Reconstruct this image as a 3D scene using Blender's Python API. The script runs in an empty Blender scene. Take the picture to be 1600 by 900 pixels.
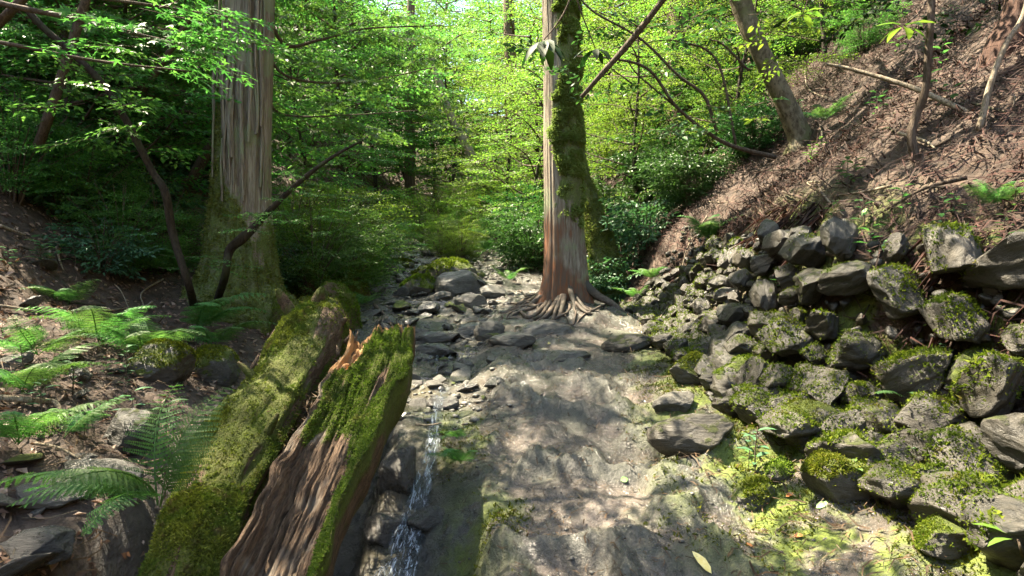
import bpy, math, random
import numpy as np
from mathutils import Matrix, Vector, Euler

scene = bpy.context.scene
COL = scene.collection
R = math.radians
PI = math.pi

# ------------------------------------------------------------------ camera, sky, sun, exposure
CAM_Z = 1.55
FPX = 953.0                      # focal length in pixels of the 1600 px wide photograph
cam_data = bpy.data.cameras.new('camera')
cam_data.sensor_width = 36.0
cam_data.lens = 36.0 * FPX / 1600.0
cam_data.clip_start = 0.05
cam_data.clip_end = 600.0
cam = bpy.data.objects.new('camera', cam_data)
cam.location = (0, 0, CAM_Z)
cam.rotation_euler = (R(90), 0, 0)
COL.objects.link(cam)
scene.camera = cam

SUN_EL, SUN_AZ = R(60), R(-64)    # azimuth measured from +Y towards +X
sun_dir = Vector((math.cos(SUN_EL) * math.sin(SUN_AZ), math.cos(SUN_EL) * math.cos(SUN_AZ), math.sin(SUN_EL)))
world = bpy.data.worlds.new('World')
scene.world = world
world.use_nodes = True
wn = world.node_tree.nodes
wl = world.node_tree.links
wn.clear()
wo = wn.new('ShaderNodeOutputWorld'); wb = wn.new('ShaderNodeBackground'); ws = wn.new('ShaderNodeTexSky')
ws.sky_type = 'NISHITA'
ws.sun_disc = False
ws.sun_elevation = SUN_EL
ws.sun_rotation = SUN_AZ
ws.dust_density = 1.5
wb.inputs['Strength'].default_value = 0.10
wl.new(ws.outputs[0], wb.inputs[0]); wl.new(wb.outputs[0], wo.inputs[0])

sd = bpy.data.lights.new('sun', 'SUN')
sd.energy = 5.0
sd.angle = R(0.53)
sd.color = (1.0, 0.93, 0.82)
sun = bpy.data.objects.new('sun', sd)
sun.rotation_euler = sun_dir.to_track_quat('Z', 'Y').to_euler()
sun.location = (-10, 10, 40)
COL.objects.link(sun)

scene.view_settings.view_transform = 'Standard'
scene.view_settings.look = 'None'
scene.view_settings.gamma = 1.0
scene.view_settings.exposure = 2.95
scene.view_settings.use_white_balance = True      # the camera balanced for open shade
scene.view_settings.white_balance_temperature = 7550
scene.view_settings.white_balance_tint = 8
scene.view_settings.use_curve_mapping = False
scene.render.engine = 'CYCLES'
cy = scene.cycles
cy.use_denoising = True
cy.max_bounces = 10
cy.diffuse_bounces = 6
cy.glossy_bounces = 2
cy.transmission_bounces = 8
cy.transparent_max_bounces = 6
cy.caustics_reflective = False
cy.caustics_refractive = False
cy.sample_clamp_indirect = 4.0
cy.use_adaptive_sampling = True
cy.adaptive_threshold = 0.02

def px(u, v, d):
    """the point d metres ahead that the photograph shows at pixel (u, v)"""
    return np.array([(u - 800.0) / FPX * d, d, CAM_Z + (450.0 - v) / FPX * d])

# ------------------------------------------------------------------ noise
def _hash(ix, iy, iz):
    h = (ix.astype(np.uint32) * np.uint32(374761393)) ^ (iy.astype(np.uint32) * np.uint32(668265263)) ^ (iz.astype(np.uint32) * np.uint32(2246822519))
    h = (h ^ (h >> np.uint32(13))) * np.uint32(1274126177)
    h = h ^ (h >> np.uint32(16))
    return h.astype(np.float64) / 4294967295.0 * 2 - 1

def vnoise(x, y, z=0.0):
    x = np.asarray(x, float); y = np.asarray(y, float); z = np.zeros_like(x) + z
    ix, iy, iz = np.floor(x).astype(np.int64), np.floor(y).astype(np.int64), np.floor(z).astype(np.int64)
    fx, fy, fz = x - ix, y - iy, z - iz
    ux, uy, uz = fx*fx*(3-2*fx), fy*fy*(3-2*fy), fz*fz*(3-2*fz)
    r = 0
    for dx in (0, 1):
        wx = ux if dx else 1 - ux
        for dy in (0, 1):
            wy = uy if dy else 1 - uy
            for dz in (0, 1):
                wz = uz if dz else 1 - uz
                r = r + _hash(ix + dx, iy + dy, iz + dz) * wx * wy * wz
    return r

def fbm(x, y, z=0.0, oct=4, gain=0.5):
    a, s, t = 1.0, 0.0, 0.0
    for k in range(oct):
        s = s + a * vnoise(x * 2**k + 17.3 * k, y * 2**k - 9.1 * k, np.asarray(z) * 2**k + 3.7 * k)
        t += a; a *= gain
    return s / t

def sstep(a, b, x):
    t = np.clip((np.asarray(x, float) - a) / (b - a), 0, 1)
    return t * t * (3 - 2 * t)

# ------------------------------------------------------------------ mesh helpers
class MB:
    """collects vertices and faces (rows of 3 or 4 indices) for ONE mesh"""
    def __init__(self):
        self.v, self.t, self.q, self.n, self.attr = [], [], [], 0, []
    def add(self, v, f, a=None):
        v = np.asarray(v, float).reshape(-1, 3); f = np.asarray(f, np.int64)
        if len(v) == 0 or len(f) == 0: return self
        (self.t if f.shape[1] == 3 else self.q).append(f + self.n)
        self.v.append(v); self.n += len(v)
        self.attr.append(np.zeros((len(v), 4)) if a is None else np.asarray(a, float).reshape(-1, 4))
        return self
    def arrays(self):
        v = np.concatenate(self.v)
        t = np.concatenate(self.t) if self.t else np.zeros((0, 3), np.int64)
        q = np.concatenate(self.q) if self.q else np.zeros((0, 4), np.int64)
        return v, t, q
    def tris(self):
        v, t, q = self.arrays()
        return v, np.concatenate([t, q[:, [0, 1, 2]], q[:, [0, 2, 3]]])
    def mesh(self, name, mat=None, smooth=True, attr=None, origin=(0, 0, 0)):
        v, t, q = self.arrays()
        v = v - np.asarray(origin, float)
        m = bpy.data.meshes.new(name)
        m.vertices.add(len(v)); m.vertices.foreach_set('co', v.astype(np.float32).ravel())
        loops = np.concatenate([t.ravel(), q.ravel()]).astype(np.int32)
        tot = np.concatenate([np.full(len(t), 3), np.full(len(q), 4)]).astype(np.int32)
        start = np.concatenate([[0], np.cumsum(tot)[:-1]]).astype(np.int32)
        m.loops.add(len(loops)); m.loops.foreach_set('vertex_index', loops)
        m.polygons.add(len(tot)); m.polygons.foreach_set('loop_start', start)
        m.polygons.foreach_set('loop_total', tot)
        if smooth: m.polygons.foreach_set('use_smooth', np.ones(len(tot), bool))
        if attr:
            a = m.attributes.new(attr, 'FLOAT_COLOR', 'POINT')
            a.data.foreach_set('color', np.concatenate(self.attr).astype(np.float32).ravel())
        m.update(calc_edges=True)
        if mat: m.materials.append(mat)
        return m

def link(name, mesh, parent=None, loc=None):
    o = bpy.data.objects.new(name, mesh)
    COL.objects.link(o)
    if parent is not None: o.parent = parent
    if loc is not None: o.location = loc
    return o

def tag(o, label=None, cat=None, group=None, kind=None):
    for k, val in (('label', label), ('category', cat), ('group', group), ('kind', kind)):
        if val: o[k] = val
    return o

def thing(name, label, cat, loc=(0, 0, 0), group=None):
    o = bpy.data.objects.new(name, None)
    COL.objects.link(o)
    o.location = [float(c) for c in loc]
    o.empty_display_size = 0.1
    return tag(o, label, cat, group)

def part(name, mb, mat, parent, smooth=True, attr=None, kind=None, label=None):
    """a child mesh built in world space, stored relative to its parent's base"""
    org, p = np.zeros(3), parent
    while p is not None:
        org += np.array(p.location); p = p.parent
    o = link(name, mb.mesh(name, mat, smooth, attr, org), parent)
    if kind or name in ('twigs', 'branches', 'stems', 'foliage', 'crown', 'leaves'): o['kind'] = kind or 'stuff'
    if label: o['label'] = label
    return o

def solo(name, mb, mat, label, cat, base, group=None, smooth=True, attr=None):
    """a thing that is one mesh, its origin at its base"""
    o = link(name, mb.mesh(name, mat, smooth, attr, base), None, [float(c) for c in base])
    return tag(o, label, cat, group)

def copy_tree(o, parent=None):
    c = o.copy(); COL.objects.link(c); c.parent = parent
    for ch in list(o.children): copy_tree(ch, c)
    return c

def unit(v):
    v = np.asarray(v, float)
    return v / (np.linalg.norm(v, axis=-1, keepdims=True) + 1e-12)

def resample(pts, n, smooth=True):
    """n points on a smooth (Catmull-Rom) curve through pts"""
    P = np.asarray(pts, float)
    if len(P) < 3 or not smooth:
        s = np.linspace(0, len(P) - 1, n)
        i = np.clip(s.astype(int), 0, len(P) - 2); f = (s - i)[:, None]
        return P[i] * (1 - f) + P[i + 1] * f
    Q = np.vstack([2 * P[0] - P[1], P, 2 * P[-1] - P[-2]])
    s = np.linspace(0, len(P) - 1, n)
    i = np.clip(s.astype(int), 0, len(P) - 2); t = (s - i)[:, None]
    a, b, c, d = Q[i], Q[i + 1], Q[i + 2], Q[i + 3]
    return 0.5 * (2*b + (c - a)*t + (2*a - 5*b + 4*c - d)*t**2 + (3*b - a - 3*c + d)*t**3)

def frames(P):
    T = unit(np.gradient(P, axis=0))
    ref = np.array([0.0, 0.0, 1.0]) if abs(T[0, 2]) < 0.9 else np.array([1.0, 0.0, 0.0])
    A = []
    a = unit(np.cross(ref, T[0]))
    for t in T:
        a = unit(a - np.dot(a, t) * t); A.append(a)
    A = np.array(A)
    return T, A, np.cross(T, A)

def tube(mb, pts, rad, n=10, rows=None, rough=0.0, seed=0, fz=3.0, ft=2.0, cap=True, attrfn=None, radfn=None):
    """a tapering limb along pts; rad is one radius for each of pts"""
    rows = rows or len(pts)
    P = np.asarray(pts, float) if rows == len(pts) else resample(pts, rows)
    rr = np.interp(np.linspace(0, 1, rows), np.linspace(0, 1, len(rad)), rad)
    T, A, B = frames(P)
    th = np.linspace(0, 2 * PI, n, endpoint=False)
    S = np.concatenate([[0], np.cumsum(np.linalg.norm(np.diff(P, axis=0), axis=1))])
    TH, SS = np.meshgrid(th, S)
    RR = np.repeat(rr[:, None], n, 1)
    if radfn is not None: RR = radfn(TH, SS, RR)
    if rough:
        RR = RR * (1 + rough * fbm(np.cos(TH) * ft + seed, np.sin(TH) * ft, SS * fz + seed * 1.7, 3))
    V = P[:, None, :] + RR[..., None] * (np.cos(TH)[..., None] * A[:, None, :] + np.sin(TH)[..., None] * B[:, None, :])
    V = V.reshape(-1, 3)
    i = np.arange(rows - 1)[:, None] * n; j = np.arange(n)[None]
    F = np.stack([i + j, i + (j + 1) % n, i + n + (j + 1) % n, i + n + j], -1).reshape(-1, 4)
    at = None if attrfn is None else attrfn(TH.ravel(), SS.ravel(), V)
    off = mb.n
    mb.add(V, F, at)
    if cap:
        for base, c, flip in ((0, P[0], True), ((rows - 1) * n, P[-1], False)):
            ring = base + np.arange(n)
            k = mb.n
            mb.v.append(c[None]); mb.n += 1
            mb.attr.append(np.zeros((1, 4)) if at is None else at[ring].mean(0)[None])
            a, b = off + ring, off + np.roll(ring, -1)
            f = np.stack([np.full(n, k), b, a] if flip else [np.full(n, k), a, b], -1)
            mb.t.append(f)
    return mb

def sample_surface(V, F, n, rng, weight=None):
    a, b, c = V[F[:, 0]], V[F[:, 1]], V[F[:, 2]]
    N = np.cross(b - a, c - a); area = np.linalg.norm(N, axis=1) / 2
    N = unit(N)
    w = area.copy()
    if weight is not None: w = w * weight((a + b + c) / 3, N)
    if w.sum() <= 0: return np.zeros((0, 3)), np.zeros((0, 3))
    idx = rng.choice(len(F), n, p=w / w.sum())
    r1, r2 = np.sqrt(rng.random(n))[:, None], rng.random(n)[:, None]
    return a[idx] * (1 - r1) + b[idx] * r1 * (1 - r2) + c[idx] * r1 * r2, N[idx]

def tufts(mb, P, N, rng, h=0.018, w=0.010, blades=3, lean=0.8, sink=0.25):
    """moss: a few tiny blades at each point, leaning about the surface normal"""
    n = len(P)
    if n == 0: return mb
    hm = 0.45 + 1.3 * sstep(-.45, .55, fbm(P[:, 0] * 7, P[:, 1] * 7, P[:, 2] * 7, 2))
    for k in range(blades):
        d = unit(N + rng.normal(0, lean, (n, 3)))
        d = np.where(((d * N).sum(1) < 0.1)[:, None], unit(N + 0.5 * d), d)
        s = unit(np.cross(d, rng.normal(0, 1, (n, 3))))
        hh = (h * (0.45 + rng.random(n)) * hm)[:, None]; ww = (w * (0.6 + 0.8 * rng.random(n)))[:, None]
        o = P - d * hh * sink + rng.normal(0, w * 0.6, (n, 3))
        V = np.stack([o - s * ww * 0.5, o + s * ww * 0.5, o + d * hh], 1).reshape(-1, 3)
        mb.add(V, np.arange(n * 3).reshape(-1, 3))
    return mb

# leaf templates: x across, y along, z up from the leaf plane (unit length)
def tmpl_diamond(w=0.5, fold=0.10, droop=0.08):
    v = np.array([[0, 0, 0], [w/2, .42, fold], [0, 1, -droop], [-w/2, .42, fold]], float)
    return v, np.array([[0, 1, 2], [0, 2, 3]])
def tmpl_oval(w=0.45, fold=0.07, droop=0.15):
    v = np.array([[0, 0, 0], [0, .35, 0], [0, .7, -droop*.4], [0, 1, -droop],
                  [w*.36, .18, fold*.7], [w*.5, .5, fold - droop*.1], [w*.3, .8, fold*.4 - droop*.5],
                  [-w*.36, .18, fold*.7], [-w*.5, .5, fold - droop*.1], [-w*.3, .8, fold*.4 - droop*.5]], float)
    f = [[0, 4, 1], [1, 4, 5], [1, 5, 2], [2, 5, 6], [2, 6, 3], [0, 1, 7], [1, 8, 7], [1, 2, 8], [2, 9, 8], [2, 3, 9]]
    return v, np.array(f)
def tmpl_maple(droop=0.12):
    ang = np.radians([-128, -64, 0, 64, 128]); L = [0.5, 0.85, 1.0, 0.85, 0.5]
    c = np.array([0, .22, .03]); v = [c]; ring = []
    for k in range(5):
        a = ang[k]
        am = a - R(32)
        if k == 0: am = a - R(40)
        for (aa, l) in ((am, .17), (a - R(13), L[k]*.45), (a, L[k]*.8), (a + R(13), L[k]*.45)):
            v.append([c[0] + math.sin(aa)*l, c[1] + math.cos(aa)*l, -droop*l*l + .03])
    n = len(v) - 1
    f = [[0, 1 + (k + 1) % n, 1 + k] for k in range(n)]
    return np.array(v), np.array(f)

def leaves(mb, pos, d, nrm, size, tmpl):
    """places the leaf template at pos, pointing along d, facing nrm"""
    tv, tf = tmpl
    d = unit(d); x = unit(np.cross(d, nrm)); z = np.cross(x, d)
    V = (pos[:, None, :] + size[:, None, None] * (tv[None, :, 0:1] * x[:, None, :] + tv[None, :, 1:2] * d[:, None, :] + tv[None, :, 2:3] * z[:, None, :]))
    n, k = len(pos), len(tv)
    F = (tf[None] + (np.arange(n) * k)[:, None, None]).reshape(-1, tf.shape[1])
    mb.add(V.reshape(-1, 3), F)
    return mb
# ------------------------------------------------------------------ materials
def nmat(name):
    m = bpy.data.materials.new(name); m.use_nodes = True
    nt = m.node_tree; nt.nodes.clear()
    return m, nt
def N_(nt, t, **kw):
    n = nt.nodes.new(t)
    for k, v in kw.items():
        if k in n.inputs: n.inputs[k].default_value = v
        else: setattr(n, k, v)
    return n
def out(nt, sh):
    o = nt.nodes.new('ShaderNodeOutputMaterial'); nt.links.new(sh, o.inputs['Surface'])
def mixc(nt, fac, a, b, blend='MIX'):
    n = nt.nodes.new('ShaderNodeMix'); n.data_type = 'RGBA'; n.blend_type = blend
    for s, v in ((n.inputs[0], fac), (n.inputs[6], a), (n.inputs[7], b)):
        if isinstance(v, bpy.types.NodeSocket): nt.links.new(v, s)
        elif isinstance(v, (tuple, list)): s.default_value = tuple(v) + ((1,) if len(v) == 3 else ())
        else: s.default_value = v
    return n.outputs[2]
def math_(nt, op, a, b=None, c=None, clamp=False):
    n = nt.nodes.new('ShaderNodeMath'); n.operation = op; n.use_clamp = clamp
    for s, v in zip(n.inputs, (a, b, c)):
        if v is None: continue
        if isinstance(v, bpy.types.NodeSocket): nt.links.new(v, s)
        else: s.default_value = v
    return n.outputs[0]
def maprange(nt, x, a, b, c=0.0, d=1.0):
    n = nt.nodes.new('ShaderNodeMapRange'); n.interpolation_type = 'SMOOTHSTEP'
    nt.links.new(x, n.inputs[0])
    for k, v in zip((1, 2, 3, 4), (a, b, c, d)): n.inputs[k].default_value = v
    return n.outputs[0]
def coords(nt, kind='Object', scale=(1, 1, 1), perobj=False):
    tc = nt.nodes.new('ShaderNodeTexCoord'); mp = nt.nodes.new('ShaderNodeMapping')
    mp.inputs['Scale'].default_value = scale
    nt.links.new(tc.outputs[kind], mp.inputs['Vector'])
    if perobj:
        oi = nt.nodes.new('ShaderNodeObjectInfo')
        sc = nt.nodes.new('ShaderNodeVectorMath'); sc.operation = 'SCALE'; sc.inputs[0].default_value = (13.7, 7.1, 5.3)
        nt.links.new(oi.outputs['Random'], sc.inputs['Scale']); nt.links.new(sc.outputs[0], mp.inputs['Location'])
    return mp.outputs[0]
def noise(nt, vec, scale, detail=5, rough=0.6, dist=0.0):
    n = N_(nt, 'ShaderNodeTexNoise'); n.inputs['Scale'].default_value = scale; n.inputs['Detail'].default_value = detail
    n.inputs['Roughness'].default_value = rough; n.inputs['Distortion'].default_value = dist
    nt.links.new(vec, n.inputs['Vector'])
    return n.outputs['Fac']
def bump(nt, h, strength=0.5, dist=0.02, normal=None):
    b = N_(nt, 'ShaderNodeBump'); b.inputs['Strength'].default_value = strength; b.inputs['Distance'].default_value = dist
    nt.links.new(h, b.inputs['Height'])
    if normal is not None: nt.links.new(normal, b.inputs['Normal'])
    return b.outputs[0]
def principled(nt, col, rough=0.8, normal=None, spec=0.3):
    p = N_(nt, 'ShaderNodeBsdfPrincipled')
    for key, v in (('Base Color', col), ('Roughness', rough), ('Specular IOR Level', spec)):
        if isinstance(v, bpy.types.NodeSocket): nt.links.new(v, p.inputs[key])
        elif isinstance(v, (tuple, list)): p.inputs[key].default_value = tuple(v) + (1,)
        else: p.inputs[key].default_value = v
    if normal is not None: nt.links.new(normal, p.inputs['Normal'])
    return p.outputs[0]
def normal_z(nt):
    g = nt.nodes.new('ShaderNodeNewGeometry'); s = nt.nodes.new('ShaderNodeSeparateXYZ')
    nt.links.new(g.outputs['Normal'], s.inputs[0])
    return s.outputs['Z']

def mat_leaf(name, cols, trans=0.42, rough=0.42, spec=0.35, tcol=None, patch=None):
    """cols: a few leaf colours, one picked for each leaf; part of the light passes through the blade"""
    m, nt = nmat(name)
    g = nt.nodes.new('ShaderNodeNewGeometry'); oi = nt.nodes.new('ShaderNodeObjectInfo')
    ramp = nt.nodes.new('ShaderNodeValToRGB')
    e = ramp.color_ramp.elements
    while len(e) < len(cols): e.new(0.5)
    for k, c in enumerate(cols):
        e[k].position = k / max(1, len(cols) - 1); e[k].color = tuple(c) + (1,)
    nt.links.new(g.outputs['Random Per Island'], ramp.inputs[0])
    hs = nt.nodes.new('ShaderNodeHueSaturation')
    nt.links.new(maprange(nt, oi.outputs['Random'], 0, 1, 0.474, 0.522), hs.inputs['Hue'])
    nt.links.new(maprange(nt, oi.outputs['Random'], 0, 1, 0.78, 1.2), hs.inputs['Value'])
    base = ramp.outputs[0]
    if patch:
        v = coords(nt, 'Object', (1, 1, 1), True)
        base = mixc(nt, maprange(nt, noise(nt, v, 4.5, 5, 0.65), 0.46, 0.62, 0, 0.85), base, patch[0])
        base = mixc(nt, maprange(nt, noise(nt, v, 11, 5, 0.65), 0.55, 0.68, 0, 0.85), base, patch[1])
    nt.links.new(base, hs.inputs['Color'])
    p = principled(nt, hs.outputs[0], rough, None, spec)
    t = nt.nodes.new('ShaderNodeBsdfTranslucent')
    tc = mixc(nt, 1.0, hs.outputs[0], tcol or (1.12, 1.34, 0.85), 'MULTIPLY')
    nt.links.new(tc, t.inputs['Color'])
    mx = nt.nodes.new('ShaderNodeMixShader'); mx.inputs[0].default_value = trans
    nt.links.new(p, mx.inputs[1]); nt.links.new(t.outputs[0], mx.inputs[2])
    out(nt, mx.outputs[0])
    return m

def mat_bark(name, c1, c2, c3=None, stretch=(9, 9, 0.9), rough=0.85, bd=0.02, moss=None, mossamt=0.5, attr=None):
    m, nt = nmat(name)
    v = coords(nt, 'Object', stretch, True)
    n1 = noise(nt, v, 2.2, 8, 0.65, 0.3); n2 = noise(nt, v, 7.0, 6, 0.6)
    v2 = coords(nt, 'Object', (1, 1, 1), True); n3 = noise(nt, v2, 3.0, 5, 0.6)
    col = mixc(nt, maprange(nt, n1, 0.35, 0.65), c1, c2)
    col = mixc(nt, maprange(nt, n2, 0.48, 0.7, 0, 0.8), col, tuple(0.30 * k for k in c1))
    if c3: col = mixc(nt, maprange(nt, n3, 0.5, 0.62), col, c3)
    if attr:
        a = N_(nt, 'ShaderNodeAttribute', attribute_name=attr); s = nt.nodes.new('ShaderNodeSeparateColor')
        nt.links.new(a.outputs['Color'], s.inputs[0])
        nn = math_(nt, 'MULTIPLY_ADD', math_(nt, 'SUBTRACT', n3, 0.5), 1.6, s.outputs[0])
        col = mixc(nt, maprange(nt, s.outputs[1], 0.2, 0.8), col, mixc(nt, maprange(nt, n1, 0.38, 0.6), (0.20, 0.082, 0.040), (0.12, 0.082, 0.060)))
        col = mixc(nt, maprange(nt, s.outputs[2], 0.2, 0.8), col, mixc(nt, n1, (0.42, 0.23, 0.10), (0.26, 0.14, 0.06)))
        mz = noise(nt, v2, 70, 3); my = noise(nt, v2, 9, 5, 0.65)
        mc = mixc(nt, maprange(nt, my, 0.38, 0.62), tuple(0.75 * k for k in moss), (moss[0] * 0.8, moss[1] * 0.62, moss[2] * 1.3))
        mc = mixc(nt, maprange(nt, mz, 0.3, 0.7), mc, tuple(0.42 * k for k in moss))
        mfac = maprange(nt, nn, 0.35, 0.6)
        col = mixc(nt, mfac, col, mc)
        n2 = math_(nt, 'ADD', n2, math_(nt, 'MULTIPLY', math_(nt, 'MULTIPLY', mz, mfac), 2.0))
    elif moss:
        col = mixc(nt, maprange(nt, n3, mossamt, mossamt + 0.12), col, mixc(nt, n2, moss, tuple(0.5 * k for k in moss)))
    h = math_(nt, 'ADD', n1, math_(nt, 'MULTIPLY', n2, 0.4))
    out(nt, principled(nt, col, rough, bump(nt, h, 0.9, bd), 0.2))
    return m

def mat_rock(name, c1, c2, moss=None, mosslevel=0.5, rough=(0.35, 0.75), up=0.4, bands=True, spec=0.5):
    m, nt = nmat(name)
    v = coords(nt, 'Object', (1, 1, 2.6) if bands else (1, 1, 1), True)
    v1 = coords(nt, 'Object', (1, 1, 1), True)
    n1 = noise(nt, v, 4.0, 8, 0.68, 0.6); n2 = noise(nt, v, 22.0, 6, 0.65); n3 = noise(nt, v1, 2.4, 6, 0.62)
    oi = nt.nodes.new('ShaderNodeObjectInfo')
    col = mixc(nt, maprange(nt, n1, 0.35, 0.68), c1, c2)
    col = mixc(nt, maprange(nt, n2, 0.55, 0.75, 0, 0.55), col, tuple(0.45 * k for k in c1))
    col = mixc(nt, maprange(nt, noise(nt, v1, 9, 4), 0.6, 0.68, 0, 0.6), col, tuple(min(1, 1.6 * k) for k in c2))
    col = mixc(nt, maprange(nt, oi.outputs['Random'], 0, 1, 0, 0.35), col, mixc(nt, n3, tuple(0.7 * k for k in c1), (0.17, 0.145, 0.11)))
    r = maprange(nt, n3, 0.35, 0.65, rough[0], rough[1])
    h = math_(nt, 'ADD', math_(nt, 'MULTIPLY', n1, 1.0), math_(nt, 'MULTIPLY', n2, 0.35))
    if moss:
        a = math_(nt, 'MULTIPLY_ADD', normal_z(nt), up, math_(nt, 'MULTIPLY', n3, 1.3))
        f = maprange(nt, a, mosslevel + 0.28, mosslevel + 0.42)
        mn = noise(nt, v1, 60, 3)
        mc = mixc(nt, maprange(nt, noise(nt, v1, 5, 4), 0.4, 0.6), moss, (moss[0]*0.55, moss[1]*0.62, moss[2]*0.6))
        mc = mixc(nt, maprange(nt, mn, 0.3, 0.7), mc, tuple(0.4 * k for k in moss))
        col = mixc(nt, f, col, mc)
        rr = nt.nodes.new('ShaderNodeMix'); nt.links.new(f, rr.inputs[0]); nt.links.new(r, rr.inputs[2]); rr.inputs[3].default_value = 0.9
        r = rr.outputs[0]
        h = math_(nt, 'ADD', h, math_(nt, 'MULTIPLY', f, math_(nt, 'MULTIPLY_ADD', mn, 0.9, 0.3)))
    out(nt, principled(nt, col, r, bump(nt, h, 0.8, 0.02), spec))
    return m

def mat_plain(name, c1, c2, rough=0.8, scale=20, spec=0.2, island=False):
    m, nt = nmat(name)
    n1 = noise(nt, coords(nt, 'Object', (1, 1, 1), True), scale, 4)
    if island:
        g = nt.nodes.new('ShaderNodeNewGeometry'); f = g.outputs['Random Per Island']
    else: f = maprange(nt, n1, 0.35, 0.65)
    col = mixc(nt, f, c1, c2)
    out(nt, principled(nt, col, rough, bump(nt, n1, 0.3, 0.01), spec))
    return m

MOSS = (0.115, 0.150, 0.018)
M = {}
M['maple'] = mat_leaf('maple_leaf', [(0.044, 0.122, 0.034), (0.066, 0.172, 0.044), (0.09, 0.21, 0.052), (0.125, 0.24, 0.056)], 0.55)
M['yellowgreen'] = mat_leaf('sunny_leaf', [(0.068, 0.142, 0.03), (0.115, 0.20, 0.036), (0.17, 0.245, 0.044)], 0.55)
M['evergreen'] = mat_leaf('evergreen_leaf', [(0.026, 0.075, 0.024), (0.04, 0.105, 0.032), (0.062, 0.14, 0.038)], 0.34, 0.42, 0.32)
M['aoki'] = mat_leaf('laurel_leaf', [(0.028, 0.08, 0.042), (0.045, 0.115, 0.055), (0.07, 0.155, 0.07)], 0.3, 0.45, 0.28)
M['cedar'] = mat_leaf('cedar_needles', [(0.018, 0.045, 0.012), (0.03, 0.07, 0.016)], 0.25, 0.5, 0.2)
M['fern'] = mat_leaf('fern_leaf', [(0.055, 0.14, 0.042), (0.08, 0.185, 0.055), (0.115, 0.23, 0.066)], 0.42, 0.5, 0.2)
M['shadedleaf'] = mat_leaf('broad_shaded_leaf', [(0.010, 0.028, 0.008), (0.018, 0.046, 0.012)], 0.25, 0.55, 0.12)  # leaf colour darkened to stand in for the shade they hang in
M['mossblade'] = mat_leaf('moss_blade', [(0.05, 0.075, 0.008), (0.10, 0.14, 0.014), (0.16, 0.19, 0.02)], 0.35, 0.7, 0.1, None, ((0.055, 0.085, 0.014), (0.13, 0.10, 0.03)))
M['mossolive'] = mat_leaf('log_moss_blade', [(0.05, 0.05, 0.010), (0.085, 0.092, 0.016), (0.125, 0.125, 0.024), (0.15, 0.16, 0.025)], 0.3, 0.7, 0.1, None, ((0.06, 0.085, 0.014), (0.085, 0.058, 0.03)))
M['mossbright'] = mat_leaf('hollow_log_moss_blade', [(0.045, 0.066, 0.010), (0.08, 0.108, 0.016), (0.125, 0.15, 0.024)], 0.4, 0.7, 0.1, None, ((0.055, 0.072, 0.014), (0.12, 0.105, 0.035)))
M['mossdark'] = mat_leaf('tree_moss_blade', [(0.11, 0.155, 0.045), (0.185, 0.24, 0.07), (0.27, 0.32, 0.11)], 0.4, 0.7, 0.1, None, ((0.14, 0.20, 0.055), (0.22, 0.22, 0.09)))
M['litter'] = mat_leaf('dead_leaf', [(0.09, 0.055, 0.035), (0.19, 0.125, 0.085), (0.33, 0.25, 0.18), (0.12, 0.07, 0.045)], 0.15, 0.6, 0.25, (1.2, 1.0, 0.8))
M['needle'] = mat_leaf('cedar_litter', [(0.018, 0.011, 0.0075), (0.055, 0.031, 0.020), (0.105, 0.058, 0.037), (0.03, 0.019, 0.013), (0.10, 0.076, 0.052)], 0.1, 0.7, 0.15, (1.2, 1.0, 0.8), ((0.026, 0.017, 0.012), (0.095, 0.05, 0.031)))
M['twig'] = mat_bark('twig_bark', (0.07, 0.05, 0.035), (0.13, 0.10, 0.075), None, (20, 20, 4))
M['darkbark'] = mat_bark('dark_bark', (0.022, 0.016, 0.012), (0.05, 0.038, 0.028), (0.04, 0.042, 0.022), (9, 9, 3))
M['palestick'] = mat_bark('pale_stick', (0.20, 0.16, 0.11), (0.32, 0.27, 0.20), None, (20, 20, 4))
M['cedarbark'] = mat_bark('cedar_bark', (0.16, 0.125, 0.095), (0.30, 0.265, 0.21), (0.21, 0.225, 0.14), (17, 17, 0.7), 0.85, 0.02, (0.19, 0.25, 0.07), 0.5, 'mask')
M['farbark'] = mat_bark('far_bark', (0.10, 0.065, 0.045), (0.19, 0.14, 0.10), None, (9, 9, 0.8))
M['leanbark'] = mat_bark('smooth_bark', (0.10, 0.08, 0.05), (0.22, 0.19, 0.13), (0.13, 0.13, 0.06), (5, 5, 2.5), 0.8, 0.015)
M['root'] = mat_bark('root_bark', (0.07, 0.052, 0.038), (0.135, 0.108, 0.084), (0.06, 0.054, 0.044), (6, 6, 6), 0.7, 0.01)
M['log'] = mat_bark('rotten_wood', (0.055, 0.034, 0.021), (0.145, 0.092, 0.056), (0.17, 0.135, 0.10), (5, 20, 20), 0.75, 0.03, MOSS, 0.5, 'mask')
M['rock'] = mat_rock('grey_schist', (0.040, 0.039, 0.033), (0.105, 0.10, 0.085), None, 0.5, (0.3, 0.65))
M['wetrock'] = mat_rock('wet_schist', (0.022, 0.022, 0.020), (0.066, 0.063, 0.055), None, 0.5, (0.12, 0.45), spec=0.6)
M['mossrock'] = mat_rock('mossy_schist', (0.028, 0.027, 0.022), (0.082, 0.076, 0.062), MOSS, 0.46, (0.4, 0.75), 0.35)
M['wallrock'] = mat_rock('wall_stone', (0.012, 0.012, 0.0095), (0.048, 0.043, 0.032), (0.07, 0.085, 0.016), 0.62, (0.3, 0.7), 0.3)
M['redbark'] = mat_bark('red_bark', (0.035, 0.017, 0.012), (0.075, 0.04, 0.028), None, (9, 9, 0.8))
M['ledge'] = mat_rock('muddy_rock', (0.036, 0.037, 0.03), (0.10, 0.09, 0.074), None, 0.5, (0.18, 0.5), spec=0.5)
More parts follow.
